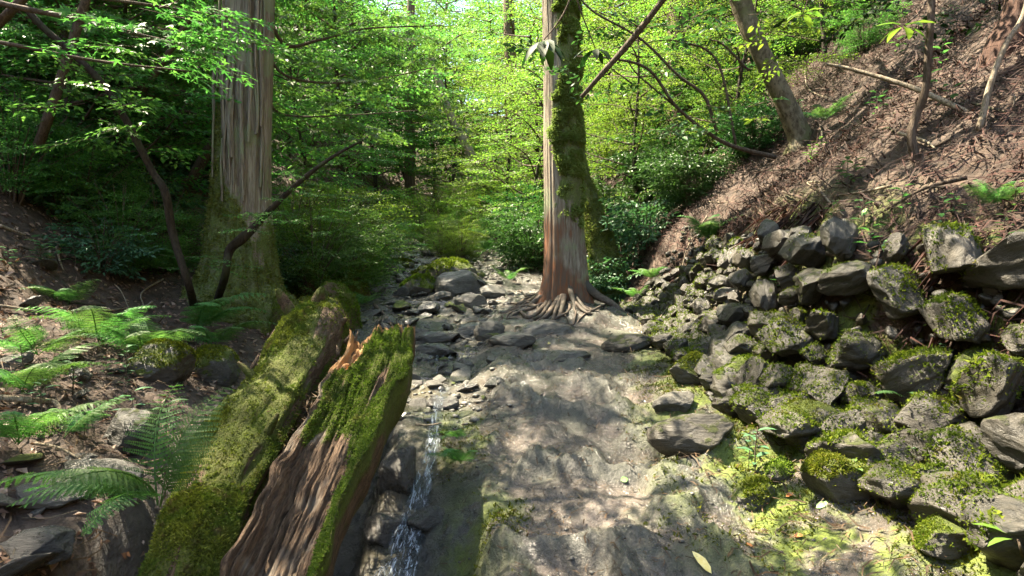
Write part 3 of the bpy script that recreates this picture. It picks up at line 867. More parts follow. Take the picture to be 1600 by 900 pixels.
pr = principled(nt, (0.62, 0.68, 0.74), 0.10, bump(nt, nn, 1.0, 0.03), 1.0)
tr_ = N_(nt, 'ShaderNodeBsdfTransparent'); tr_.inputs[0].default_value = (0.9, 0.93, 0.95, 1)
mx = N_(nt, 'ShaderNodeMixShader')
nt.links.new(math_(nt, 'MULTIPLY', maprange(nt, nn, 0.53, 0.64, 0.02, 0.85), maprange(nt, fa.outputs['Alpha'], 0.0, 0.5)), mx.inputs[0])
nt.links.new(tr_.outputs[0], mx.inputs[1]); nt.links.new(pr, mx.inputs[2]); out(nt, mx.outputs[0]); M['fall'] = m

ys = np.concatenate([np.linspace(4.62, 9, 150), np.linspace(9.05, 16, 120)])
ts = np.linspace(-1, 1, 60)
Y, T = np.meshgrid(ys, ts, indexing='ij')
xs = np.interp(Y, [4.6, 5.5, 8, 12, 17], [-.58, -.62, -1.05, -1.6, -2.3]); hw = np.interp(Y, [4.6, 5.2, 8, 16], [.16, .62, .85, .8])
X = xs + T * hw
step = 0.95
k = np.floor(Y / step); f = Y / step - k
ZW = zc((k + 0.62 * sstep(0.80, 1.0, f) + 0.30) * step) - 0.015 + 0.010 * fbm(X * 5, Y * 5, 2.0, 3)
ZW = np.where(Y < 5.0, np.minimum(ZW, 0.60 + 0.10 * (Y - 4.6)), ZW)
n2_, i, j = len(ts), np.arange(len(ys) - 1)[:, None] * len(ts), np.arange(len(ts) - 1)[None]
F = np.stack([i + j, i + j + 1, i + n2_ + j + 1, i + n2_ + j], -1).reshape(-1, 4)
o = link('water', MB().add(np.stack([X, Y, ZW], -1).reshape(-1, 3), F).mesh('water', M['water'])); tag(o, 'shallow clear stream water among the stones', None, None, 'structure')
# pool at the foot of the fall
g = np.linspace(-1, 1, 40); Y, T = np.meshgrid(np.linspace(0.8, 3.6, 60), g, indexing='ij')
X = -0.62 + T * 0.75
V = np.stack([X, Y, np.full_like(X, -0.16) + 0.008 * fbm(X * 8, Y * 8, 1.0, 3)], -1).reshape(-1, 3)
i, j = np.arange(59)[:, None] * 40, np.arange(39)[None]
F = np.stack([i + j, i + j + 1, i + 40 + j + 1, i + 40 + j], -1).reshape(-1, 4)
o = link('pool_water', MB().add(V, F).mesh('pool_water', M['water'])); tag(o, 'dark pool of water at the foot of the little fall', None, None, 'structure')
# the little fall
FALL = thing('waterfall', 'thin white fall of water dropping between hollow log and muddy path', 'waterfall', px(630, 880, 3.3))
rf = np.random.default_rng(3)
core = np.array([px(702, 604, 4.86), px(690, 614, 4.74), px(683, 634, 4.56), px(676, 690, 4.22), px(662, 745, 3.92), px(645, 810, 3.62), px(628, 870, 3.38), px(612, 930, 3.18), px(604, 960, 3.05)])
for k, (w0, w1, dx, a, b) in enumerate([(.035, .11, 0, 0, 9), (.02, .06, .04, 0, 9), (.02, .05, -.05, 2, 9), (.02, .05, .08, 3, 9), (.02, .05, -.11, 4, 9)]):
    c = resample(core[a:b] + np.array([dx, -.012 * (k % 3), .004 * k]) * np.linspace(.3, 1, b - a)[:, None], 110)
    s_ = np.linspace(0, 1, 110)[:, None]; t_ = np.linspace(-1, 1, 22)[None]
    w = (w0 + (w1 - w0) * s_) * (1 + .35 * vnoise(s_ * 9 + k, 0 * s_ + k))
    n_ = fbm(t_ * 2.2 + 9 * k + 0 * s_, s_ * 9 + 0 * t_, 1.0 * k, 3)
    X = c[:, None, :] + np.stack([t_ * w, 0.10 * w * n_ - .12 * w * (1 - t_**2), .30 * w * n_ + .18 * w * (1 - t_**2)], -1)
    i_ = np.arange(109)[:, None] * 22; j_ = np.arange(21)[None]
    F = np.stack([i_ + j_, i_ + 22 + j_, i_ + 23 + j_, i_ + 1 + j_], -1).reshape(-1, 4)
    at = np.stack([t_ * w * 10 + 0 * s_, s_ * 1.4 + 0 * t_, 0 * t_ + 0 * s_ + k * .37, 1 - np.abs(t_) + 0 * s_], -1).reshape(-1, 4)
    part('water_strand', MB().add(X.reshape(-1, 3), F, at), M['fall'], FALL, True, 'mask')
mb = MB(); pv, pf = ico(2)
for k in range(260):
    c = core[rf.integers(2, len(core))] + rf.normal(0, 1, 3) * np.array([0.09, 0.05, 0.05]); s = rf.uniform(0.001, 0.003)
    mb.add(pv * s + c, pf, np.tile([k * .7, k * .3, 0, 1], (len(pv), 1)))
part('spray_drops', mb, M['fall'], FALL, True, 'mask', 'stuff')
# white water where the stream drops over its own stones
for (u, v, w, lab) in ((690, 566, 60, 'streak of white water sliding between slabs above the little fall'), (640, 372, 34, 'small bright cascade far up the stream between the shrubs'), (700, 588, 50, 'thin ripple of broken water in the pool above the fall')):
    p = hit(u, v); s = p[1] / FPX
    F_ = thing('cascade', lab, 'cascade', p)
    for k in range(6):
        a = p + np.array([rf.uniform(-w, w) * s / 2, 0.25, 0.05]); b = a + np.array([rf.normal(0, 0.02), -0.3, -0.06 - 0.04 * rf.random()])
        q = [a, (a + b) / 2 + [0, 0, 0.02], b]
        part('water_strand', tube(MB(), q, [0.004, 0.014, 0.005], 6, 16, 0.8, k, 14.0, 1.5, attrfn=lambda th, ss, V: np.stack([V[:, 0] * 8, V[:, 1] * 3, V[:, 2] * 3, 0 * th + 1], -1)), M['fall'], F_, True, 'mask')

# ------------------------------------------------------------------ the two fallen logs
def frame_from(a, b, upref=(0, 0, 1)):
    x = unit(b - a); y = unit(np.cross(upref, x)); z = np.cross(x, y)
    return np.array([x, y, z]).T
def log_thing(name, label, a, b, cat='log'):
    t = thing(name, label, cat, a)
    Rm = frame_from(np.asarray(a), np.asarray(b))
    t.rotation_euler = Matrix(Rm.tolist()).to_euler()
    return t, Rm, float(np.linalg.norm(np.asarray(b) - np.asarray(a)))
def local_part(name, mb, mat, parent, smooth=True, attr=None, kind=None):
    o = link(name, mb.mesh(name, mat, smooth, attr), parent)
    if kind: o['kind'] = kind
    return o
rl = np.random.default_rng(77)

# moss-covered round log
A, B = px(275, 990, 2.45), px(486, 505, 5.1)
t, Rm, L = log_thing('mossy_log', 'round rotten log thickly covered in green moss, left of the hollow log', A, B)
nx, na = 220, 90
xs_ = np.linspace(0, L, nx); th = np.linspace(0, 2 * PI, na, endpoint=False)
TH, XX = np.meshgrid(th, xs_)
rad = 0.245 * (1 + 0.22 * vnoise(XX * 1.8, 0 * XX + 3) + 0.26 * fbm(np.cos(TH) * 1.5, np.sin(TH) * 1.5, XX * 0.9, 4) + 0.16 * fbm(np.cos(TH) * 4, np.sin(TH) * 4, XX * 1.3 + 5, 4) + 0.05 * fbm(np.cos(TH) * 14, np.sin(TH) * 14, XX * 3, 3))
rad *= np.interp(XX, [0, L * .55, L * .9, L], [0.78, 0.92, 1.06, 0.80])
# knot hole and a rotted flank (local +y is left of the log, z up)
def dent(x0, t0, sx, st, d):
    dth = (TH - t0 + PI) % (2 * PI) - PI
    return d * np.exp(-((XX - x0) / sx)**2 - (dth / st)**2)
rad -= dent(L * .50, R(66), 0.055, 0.20, 0.16)
rad += dent(L * .50, R(66), 0.13, 0.45, 0.05)
rad -= dent(L * .28, R(-5), 0.42, 0.55, 0.17)
CY, CZ = 0.085 * np.sin(XX * 1.7), 0.05 * np.sin(XX * 2.3 + 1)
V = np.stack([XX, CY + rad * np.cos(TH), CZ + rad * np.sin(TH)], -1)
i = np.arange(nx - 1)[:, None] * na; j = np.arange(na)[None]
F = np.stack([i + j, i + na + j, i + na + (j + 1) % na, i + (j + 1) % na], -1).reshape(-1, 4)[:, ::-1]
up = np.sin(TH)
mossm = sstep(0.2, 0.75, up + 0.35 * np.cos(TH) + 1.1 * fbm(XX * 1.3, np.cos(TH) * 2.2, np.sin(TH) * 2.2, 3)) * 0.9
at = np.stack([mossm, 0 * up, 0 * up, 0 * up], -1).reshape(-1, 4)
mb = MB().add(V.reshape(-1, 3), F, at)
for base, c in ((0, V[0].mean(0)), ((nx - 1) * na, V[-1].mean(0) + [0.03, 0, 0])):
    k = mb.n; mb.v.append(c[None]); mb.n += 1; mb.attr.append(np.zeros((1, 4)))
    r_ = base + np.arange(na); mb.t.append(np.stack([np.full(na, k), r_, np.roll(r_, -1)], -1) if base else np.stack([np.full(na, k), np.roll(r_, -1), r_], -1))
WOOD = local_part('wood', mb, M['log'], t, True, 'mask')
VV, TT = MB().add(V.reshape(-1, 3), F).tris()
def wt(C, N):
    n = N @ Rm.T
    return sstep(-0.1, 0.45, n[:, 2] + 0.25 * N[:, 1]) * (0.06 + sstep(-0.1, 0.25, fbm(C[:, 0] * 2.6, C[:, 1] * 5, C[:, 2] * 5, 4)))
P, Nn = sample_surface(VV, TT, 30000, rl, wt)
local_part('moss', tufts(MB(), P, Nn, rl, 0.015, 0.009, 3), M['mossolive'], WOOD, False, None, 'stuff')
P, Nn = sample_surface(VV, TT, 90, rl, lambda C, N: 1 - sstep(-.2, .3, N[:, 2]))
for k, (x0, t0, l, r0) in enumerate([(L * .86, R(150), .20, .045), (L * .62, R(40), .14, .03), (L * .93, R(60), .22, .05), (L * .38, R(120), .12, .028), (L * .97, R(110), .16, .06)]):
    c = np.array([x0, .2 * math.cos(t0), .2 * math.sin(t0)]); d = np.array([.35, math.cos(t0), math.sin(t0)])
    local_part('branch_stub', tube(MB(), [c, c + d * l * .6, c + d * l], [r0, r0 * .8, r0 * .35], 12, 14, .35, k, 9.0, attrfn=lambda th, ss, V: np.tile([.5, 0, 0, 0], (len(V), 1))), M['log'], t, True, 'mask')
for k in range(22):
    x0 = L * rl.uniform(.05, .9); t0 = R(rl.uniform(-35, 40)); l = rl.uniform(.2, .6)
    q = [np.array([x0 + l * f, (.245 + .012 * rl.random()) * math.cos(t0 + .1 * f) * np.interp(x0, [0, L], [.82, 1.05]), (.245 + .01 * rl.random()) * math.sin(t0 + .1 * f)]) for f in (0, .35, .7, 1)]
    local_part('bark_strip', tube(MB(), q, [.004, .016, .014, .003], 6, 14, .5, k), M['log'], t)
MOSSY_LOG = (A, Rm, L)

# broken half log with a hollow brown face
A, B = px(405, 1010, 2.05), px(590, 530, 4.05)
t, Rm, L = log_thing('hollow_log', 'broken half log with hollow brown face and mossy edges beside the little fall', A, B)
nx, nt_ = 240, 110
xs_ = np.linspace(0, L, nx); tt = np.linspace(1, -1, nt_)          # local +y is the left rim
XX, T = np.meshgrid(xs_, tt, indexing='ij')
u_ = XX / L
hw = np.interp(u_, [0, .3, .6, .85, 1], [.17, .195, .23, .235, .225]) * (1 + 0.10 * vnoise(XX * 3, 0 * XX + 9) + 0.07 * np.where(T > 0, 1, .5) * vnoise(XX * 9, 0 * XX + 5))
hollow = np.interp(u_, [0, .35, .62, .75, 1], [.13, .12, .06, .0, -.03])
grain = 0.045 * fbm(XX * 1.2, T * 5, 2.0, 4) + 0.026 * fbm(XX * 2.2, T * 15, 4.0, 3) - 0.05 * np.maximum(0, vnoise(XX * 1.2 + 7, T * 9) - .45)
grain = grain - 0.030 * np.exp(-(fbm(XX * .9 + 3, T * 6.5, 12.0, 3) / .045)**2) - 0.02 * np.exp(-(fbm(XX * 1.6 + 9, T * 11, 15.0, 3) / .05)**2)
top = 0.05 - hollow * (1 - T**2) * 1.25 + 0.04 * np.abs(T)**3 + grain - 0.03 * T
top += 0.05 * np.exp(-((u_ - .97) / .04)**2) * vnoise(T * 6, XX * 0) - 0.055 * np.exp(-((T - .62) / .34)**2) * sstep(.74, .92, u_) * (1 + .8 * vnoise(XX * 14, T * 9))
bot = -0.30 * np.sqrt(np.clip(1 - T**2, 0, 1)) * (1 + 0.15 * fbm(XX * 2, T * 4, 7.0, 3)) - 0.015
ragged = 0.05 * vnoise(T * 2.3, 0 * T + 1.0) + 0.018 * vnoise(T * 11, 0 * T + 2.0)
Xr = XX + ragged * sstep(.82, 1, u_) + 0.06 * T * sstep(.8, 1, u_)
BY = 0.045 * np.sin(XX * 2.2 + .6)
Vt = np.stack([Xr, T * hw + BY, top], -1); Vb = np.stack([Xr - 0.02 * sstep(.9, 1, u_), T * hw * 0.985 + BY, np.minimum(bot + 0.02, top - 0.03)], -1)[:, ::-1]
V = np.concatenate([Vt, Vb], 1); na = 2 * nt_
F = (np.stack([np.arange(nx - 1)[:, None] * na + np.arange(na)[None], np.arange(nx - 1)[:, None] * na + (np.arange(na)[None] + 1) % na,
               np.arange(1, nx)[:, None] * na + (np.arange(na)[None] + 1) % na, np.arange(1, nx)[:, None] * na + np.arange(na)[None]], -1)).reshape(-1, 4)
q = fbm(XX * 1.8, T * 2.0, 3.0, 4)
moss_t = np.clip(sstep(.42, .58, u_ - 0.14 * T + 0.22 * q) * sstep(.98, .8, T) + sstep(-.45, -.65, T + 0.25 * q), 0, 1) * sstep(-.5, -.2, q + 0.05)
moss_t = moss_t * (1 - 0.9 * np.exp(-((u_ - .72) / .13)**2 - ((T + .35 + (u_ - .7)) / .16)**2))
org = sstep(.22, .45, T + .35 * q) * sstep(.72, .84, u_ + .1 * q) + sstep(.975, .995, u_) * 0.9
moss_t = moss_t * (1 - np.clip(org, 0, 1))
atT = np.stack([moss_t, 0.0 * T, np.clip(org, 0, 1), 0 * T], -1)
atB = np.stack([0.45 * sstep(-.2, .5, -T), 0 * T, 0 * T, 0 * T], -1)[:, ::-1]
at = np.concatenate([atT, atB], 1)
mb = MB().add(V.reshape(-1, 3), F, at.reshape(-1, 4))
k0 = (nx - 1) * na
f = np.array([[k0 + j, k0 + j + 1, k0 + na - 2 - j, k0 + na - 1 - j] for j in range(nt_ - 1)])
mb.q.append(f[:, ::-1])
WOOD = local_part('wood', mb, M['log'], t, True, 'mask')
Ft = (np.arange(nx - 1)[:, None] * na + np.arange(nt_ - 1)[None]).ravel()
Fq = np.stack([Ft, Ft + 1, Ft + na + 1, Ft + na], -1)
VV, TT = MB().add(V.reshape(-1, 3), Fq).tris()
mvert = at.reshape(-1, 4)[:, 0]
fm = mvert[TT].mean(1)
nz = np.cross(VV[TT[:, 1]] - VV[TT[:, 0]], VV[TT[:, 2]] - VV[TT[:, 0]])[:, 2].mean()
if nz < 0: TT = TT[:, ::-1]
P, Nn = sample_surface(VV, TT, 22000, rl, lambda C, N: sstep(.25, .7, fm))
local_part('moss', tufts(MB(), P, Nn, rl, 0.010, 0.007, 3), M['mossbright'], WOOD, False, None, 'stuff')
# splinters at the broken end
for k in range(9):
    T0 = rl.uniform(.45, .95); p0 = np.array([L * rl.uniform(.78, .98), T0 * .22, 0.02 - .05 * rl.random()])
    p1 = p0 + np.array([rl.uniform(.04, .12), rl.normal(.01, .03), rl.uniform(0, .05)])
    local_part('splinter', tube(MB(), [p0, (p0 + p1) / 2, p1], [.012, .009, .002], 5, 5, .4, k), M['log'], t)

# mossy stumps and broken pieces at the head of the mossy log
for (u, v, w, h, lab) in ((488, 470, 52, 62, 'upright mossy stump with two points, beyond the mossy log'), (540, 462, 66, 34, 'low mossy stump beside the stream, right of the pointed stump'),
                          (523, 510, 74, 66, 'short mossy log end with a dark hollow, in front of the pointed stump'), (455, 520, 80, 50, 'mossy hump of rotten wood against the big mossy trunk')):
    p = hit(u, v); s = p[1] / FPX; rr = w * s / 2; hh = h * s
    st = thing('mossy_stump', lab, 'stump', p)
    def rf_(TH, SS, RR, k=u): return RR * (1 + 0.22 * fbm(np.cos(TH) * 1.4 + k, np.sin(TH) * 1.4, SS * 3, 4) + 0.1 * fbm(np.cos(TH) * 5 + k, np.sin(TH) * 5, SS * 4, 3))
    mb = tube(MB(), [p - [0, 0, .15], p + [0, .02, hh * .4], p + [rl.normal(0, .04), .05, hh * .8], p + [rl.normal(0, .06), .05, hh]], [rr * 1.15, rr * 1.0, rr * .75, rr * .35], 40, 40, 0, u, radfn=rf_,
              attrfn=lambda a, b, V: np.stack([0.45 + 0.5 * sstep(-.1, .3, fbm(V[:, 0] * 5, V[:, 1] * 5, V[:, 2] * 5, 3)), 0 * a, 0 * a, 0 * a], -1))
    WOOD = part('wood', mb, M['log'], st, True, 'mask')
    VV, TT = mb.tris()
    P, Nn = sample_surface(VV, TT, 3000, rl, lambda C, N: sstep(-.4, .3, N[:, 2] + 0.3 * fbm(C[:, 0] * 6, C[:, 1] * 6, C[:, 2] * 6, 2)))
    part('moss', tufts(MB(), P, Nn, rl, 0.022, 0.014, 3), M['mossblade'], WOOD, False, None, 'stuff')
# ------------------------------------------------------------------ leafy sprays: the building block of every crown
def make_spray(rng, L=0.9, nside=10, side=0.45, sp=0.05, leaf=0.05, ang=52, droop=0.12, jit=0.25):
    """one flat branchlet along +X; returns leaf positions, directions, normals, sizes and twig polylines"""
    P, D, S, tw = [], [], [], []
    tw.append(np.array([[0, 0, 0], [L * .5, rng.normal(0, .04), -droop * .25 * L], [L, rng.normal(0, .08), -droop * L]]))
    for k in range(nside):
        t = 0.12 + 0.88 * k / nside
        o = np.array([t * L, 0, -droop * t * t * L])
        for sgn in (1, -1):
            a = sgn * R(ang) * (1 - 0.35 * t) + rng.normal(0, .15)
            l = side * (1.05 - 0.7 * t) * rng.uniform(.65, 1.1)
            dd = np.array([math.cos(a), math.sin(a), rng.normal(-.05, .10)])
            tw.append(np.array([o, o + dd * l * .95 - [0, 0, droop * l * .4]]))
            m = max(2, int(l / sp))
            for q in range(m):
                f = (q + 0.6) / m
                b = a + (1 if q % 2 else -1) * R(48) + rng.normal(0, .25)
                if q == m - 1: b = a
                P.append(o + dd * l * f - np.array([0, 0, droop * l * f * f * .4]) + rng.normal(0, sp * .12, 3))
                D.append([math.cos(b), math.sin(b), rng.normal(-.15, jit * .6)])
                S.append(leaf * rng.uniform(.65, 1.2))
    P, D, S = np.array(P), unit(np.array(D)), np.array(S)
    Nn = unit(np.array([0, 0, 1.0]) + rng.normal(0, jit, P.shape))
    return P, D, Nn, S, tw

def rotm(az, pitch, roll):
    ca, sa, cp, sp, cr, sr = math.cos(az), math.sin(az), math.cos(pitch), math.sin(pitch), math.cos(roll), math.sin(roll)
    Rz = np.array([[ca, -sa, 0], [sa, ca, 0], [0, 0, 1]]); Ry = np.array([[cp, 0, -sp], [0, 1, 0], [sp, 0, cp]]); Rx = np.array([[1, 0, 0], [0, cr, -sr], [0, sr, cr]])
    return Rz @ Ry @ Rx

class Crown:
    """gathers placed sprays; builds one leaf mesh and one twig mesh"""
    def __init__(self, sprays, tmpl): self.s, self.t, self.lv, self.tw = sprays, tmpl, MB(), MB()
    def put(self, rng, o, az, pitch=0.0, roll=0.0, scale=1.0, twigs=True):
        P, D, Nn, S, tw = self.s[rng.integers(len(self.s))]
        Mx = rotm(az, pitch, roll)
        leaves(self.lv, P @ Mx.T * scale + o, D @ Mx.T, Nn @ Mx.T, S * scale, self.t)
        if twigs:
            for k, w in enumerate(tw):
                if k > 0 and k % 3: continue
                r = 0.006 * scale if k == 0 else 0.003 * scale
                tube(self.tw, w @ Mx.T * scale + o, [r, r * .7] if len(w) == 2 else [r, r * .8, r * .4], 3, len(w), cap=False)

rt = np.random.default_rng(101)
SP_MAPLE = [make_spray(rt, 0.85, 9, .42, .058, .09, jit=.5) for k in range(6)]
SP_FINE = [make_spray(rt, 0.7, 10, .34, .040, .046, jit=.5) for k in range(6)]
SP_BROAD = [make_spray(rt, 0.6, 5, .28, .085, .11, 50, .2, .4) for k in range(6)]
SP_CANOPY = [make_spray(rt, 1.3, 9, .7, .11, .125, 52, .15, .45) for k in range(5)]
SP_CEDAR = [make_spray(rt, 1.1, 12, .45, .06, .11, 40, .35, .35) for k in range(5)]
T_DIA, T_NARROW, T_OVAL, T_MAPLE = tmpl_diamond(.5), tmpl_diamond(.22, .04), tmpl_oval(.42), tmpl_maple()

def layered_tree(rng, H, sprays, tmpl, limbs=12, reach=2.2, low=0.25, r0=0.07, scale=1.0, lean=0.1, rise=0.35):
    """returns trunk, branch and crown builders of an understory tree with flat layers"""
    top = np.array([rng.normal(0, lean * H), rng.normal(0, lean * H), H])
    spine = resample([np.zeros(3), top * .35 + np.array([rng.normal(0, .15), rng.normal(0, .15), 0]), top * .7, top], 20)
    tr, br, cr = MB(), MB(), Crown(sprays, tmpl)
    tube(tr, np.vstack([[0, 0, -.25], spine]), np.concatenate([[r0 * 1.3], np.linspace(r0, r0 * .2, 20)]), 9, 30, .12, rng.integers(99))
    for k in range(limbs):
        f = low + (1 - low) * (k + rng.random() * .7) / limbs
        o = spine[min(19, int(f * 19))]
        az = k * 2.4 + rng.normal(0, .3); l = reach * (1.15 - 0.65 * f) * rng.uniform(.75, 1.15)
        p1 = o + l * .5 * np.array([math.cos(az), math.sin(az), rise + rng.normal(0, .1)])
        p2 = o + l * np.array([math.cos(az + rng.normal(0, .2)), math.sin(az + rng.normal(0, .2)), rise * .9 + rng.normal(0, .08)])
        limb = resample([o, p1, p2], 10)
        tube(br, limb, np.linspace(r0 * .4, .006, 10), 5, 10, .1, k)
        m = max(3, int(l / .30))
        for q in range(m):
            g = .25 + .75 * (q + .5) / m
            c = limb[min(9, int(g * 9))]
            cr.put(rng, c, az + (1 if q % 2 else -1) * R(rng.uniform(30, 75)), rng.normal(0, .12), rng.normal(0, .12), scale * rng.uniform(.7, 1.1))
        cr.put(rng, limb[-1], az, -.05, 0, scale)
    cr.put(rng, spine[-1], rng.uniform(0, 6), .3, 0, scale)
    return tr, br, cr

def bushy(rng, H, W, sprays, tmpl, stems=14, scale=1.0, per=9):
    br, cr = MB(), Crown(sprays, tmpl)
    for k in range(stems):
        az = k * 2.4 + rng.normal(0, .3); out_ = W * math.sqrt((k + .5) / stems) * rng.uniform(.8, 1.1); h = H * (1.0 - .45 * (k / stems)) * rng.uniform(.75, 1.1)
        d = np.array([math.cos(az), math.sin(az), 0])
        st = resample([d * .06 + [0, 0, -.1], d * out_ * .35 + [0, 0, h * .55], d * out_ + [0, 0, h]], 10)
        tube(br, st, np.linspace(.016, .004, 10), 5, 10, .1, k)
        for q in range(per):
            g = .18 + .82 * (q + .5) / per
            cr.put(rng, st[min(9, int(g * 9))], az + rng.normal(0, 1.1), rng.uniform(-.25, .45), rng.normal(0, .35), scale * rng.uniform(.7, 1.1), twigs=q % 2 == 0)
    return br, cr

def proto(name, label, cat, builders):
    """a thing at the origin; builders: (part name, MB, material, smooth)"""
    t = thing(name, label, cat)
    for nm, mb, mat, sm in builders:
        if mb.n: part(nm, mb, mat, t, sm)
    return t

def place(pt, loc, rz, scale, label, group=None, used=set()):
    o = pt if pt.name not in used else copy_tree(pt)
    used.add(pt.name)
    o.location = [float(c) for c in loc]; o.rotation_euler = (0, 0, rz); o.scale = (scale,) * 3 if np.isscalar(scale) else scale
    tag(o, label, None, group)
    if group is None and 'group' in o: del o['group']
    return o

# ------------------------------------------------------------------ the two big cedars in view
def cedar_trunk(base, H, r, flare, seed, lobes, cmask, lean=(0, 0), rows=260, n=140, mossfn=None):
    pts = [base + [0, 0, -.5], base, base + [lean[0] * .3, lean[1] * .3, H * .3], base + [lean[0], lean[1], H]]
    P = resample(pts, rows)
    def rf(TH, SS, RR):
        h = SS - 0.5
        f = 1 + flare * np.exp(-np.maximum(h, -.3) / 0.55) * (1 + 0.0 * TH) + flare * .35 * np.exp(-np.maximum(h, 0) / 1.6)
        lob = 0
        for (t0, w, amp, hh) in lobes:
            d = (TH - t0 + PI) % (2 * PI) - PI
            lob = lob + amp * np.exp(-(d / w)**2) * np.exp(-np.maximum(h, -.2) / hh)
        strip = fbm(np.cos(TH) * 7 + seed, np.sin(TH) * 7, SS * .35, 3)
        fine = fbm(np.cos(TH) * 22 + seed, np.sin(TH) * 22, SS * .8, 3)
        return RR * (f + lob) * (1 + 0.10 * strip + 0.055 * fine + 0.04 * fbm(np.cos(TH) * 1.3, np.sin(TH) * 1.3, SS * .8 + seed, 2))
    mb = tube(MB(), pts, [r * 1.02, r, r * .93, r * .6], n, rows, 0, seed, radfn=rf, attrfn=cmask)
    return mb

rb = np.random.default_rng(55)
CL = hit(372, 492); CL = np.array([px(372, 492, 7.6)[0], 7.6, float(ground(np.array([px(372, 492, 7.6)[0]]), np.array([7.6]))[0])])
def mask_l(th, s, V):
    h = V[:, 2] - CL[2]
    # the side towards the upper bank (world -x) carries moss all the way up, the foot all round
    side = ((V[:, 0] - CL[0]) * -.91 + (V[:, 1] - CL[1]) * -.41) / 0.33; front = -(V[:, 1] - CL[1]) / .33
    nn = 0.5 * fbm(V[:, 0] * 3, V[:, 1] * 3, V[:, 2] * 1.3, 3)
    mo = np.clip(sstep(.15, .55, side + nn * .8 - 0.06 * h) + sstep(1.6, .7, h + nn * 1.2 - .3 * side), 0, 1)
    return np.stack([mo, 0 * mo, 0 * mo, 0 * mo], -1)
T1 = thing('cedar_tree', 'thick cedar trunk with peeling bark and a mossy foot, on the left bank', 'tree', CL)
trunk_l = cedar_trunk(CL, 15.0, .30, .72, 3, [(R(200), .5, .5, .5), (R(330), .5, .35, .4), (R(90), .5, .3, .4)], mask_l, (0.5, .2))
TR1 = part('trunk', trunk_l, M['cedarbark'], T1, True, 'mask')
V, F = trunk_l.tris()
P, Nn = sample_surface(V, F, 30000, rb, lambda C, N: (C[:, 2] < CL[2] + 5.0) * (N[:, 1] < .35) * sstep(.3, .7, mask_l(None, None, C)[:, 0]))
part('moss', tufts(MB(), P, Nn, rb, 0.032, 0.020, 3), M['mossdark'], TR1, False, None, 'stuff')
for k in range(46):   # loose strips of peeling bark
    th = rb.uniform(R(185), R(345)); h = rb.uniform(1.2, 5.2); l = rb.uniform(.5, 1.6)
    rr = .325 * (1 + .12 * math.exp(-h / 1.6))
    a = CL + np.array([math.cos(th) * rr + .028 * h, math.sin(th) * rr, h]); w = np.array([-math.sin(th), math.cos(th), 0]) * rb.uniform(.008, .022)
    off = np.array([math.cos(th), math.sin(th), 0]) * rb.uniform(.005, .03)
    rows = 8; s = np.linspace(0, 1, rows)[:, None]
    c = a + s * np.array([0, 0, l]) + off * np.sin(s * 3 + rb.random()) + np.array([-math.sin(th), math.cos(th), 0]) * .012 * np.sin(s * 5 + k)
    VV = np.concatenate([c - w, c + w, c + w * .9 - off * .4 - [math.cos(th) * .02, math.sin(th) * .02, 0], c - w * .9 - [math.cos(th) * .02, math.sin(th) * .02, 0]])
    i = np.arange(rows - 1)
    Fq = np.concatenate([np.stack([i + a_ * rows, i + b_ * rows, i + 1 + b_ * rows, i + 1 + a_ * rows], -1) for a_, b_ in ((0, 1), (1, 2), (2, 3), (3, 0))])
    part('bark_strip', MB().add(VV, Fq), M['cedarbark'], TR1, False, 'mask')

CR = np.array([px(884, 470, 8.3)[0], 8.3, 0]); CR[2] = float(ground(CR[0:1], CR[1:2])[0]) - 0.02
def mask_r(th, s, V):
    h = V[:, 2] - CR[2]
    side = (V[:, 0] - CR[0]) / .27
    nn = 0.8 * fbm(V[:, 0] * 5, V[:, 1] * 5, V[:, 2] * 2.5, 4)
    mo = sstep(-.85, -.25, side + nn * 1.1) * sstep(.85, 1.35, h + nn * .9)
    rd = 0.85 * sstep(1.25, .45, h + nn * 1.4 + .3 * side)
    return np.stack([mo, rd, 0 * mo, 0 * mo], -1)
T2 = thing('cedar_tree', 'cedar trunk beside the path with clumped moss and bare spreading roots', 'tree', CR)
trunk_r = cedar_trunk(CR, 15.0, .25, .16, 9, [(R(338), .35, .75, .30), (R(205), .33, .35, .30), (R(270), .3, .40, .30), (R(300), .2, .2, .5), (R(120), .5, .4, .4)], mask_r, (-.28, .3))
TR2 = part('trunk', trunk_r, M['cedarbark'], T2, True, 'mask')
V, F = trunk_r.tris()
def wr(C, N):
    cl = fbm(C[:, 0] * 7, C[:, 1] * 7, C[:, 2] * 9, 2)
    return (C[:, 2] < CR[2] + 5.0) * (N[:, 1] < .35) * sstep(.3, .7, mask_r(None, None, C)[:, 0]) * sstep(-.15, .25, cl)
P, Nn = sample_surface(V, F, 20000, rb, wr)
cl = fbm(P[:, 0] * 7, P[:, 1] * 7, P[:, 2] * 9, 2)
P = P + Nn * (0.055 * sstep(-.1, .5, cl))[:, None] * rb.random((len(P), 1))**.5
part('moss', tufts(MB(), P, Nn + np.array([0, 0, -.3]), rb, 0.030, 0.020, 3), M['mossdark'], TR2, False, None, 'stuff')
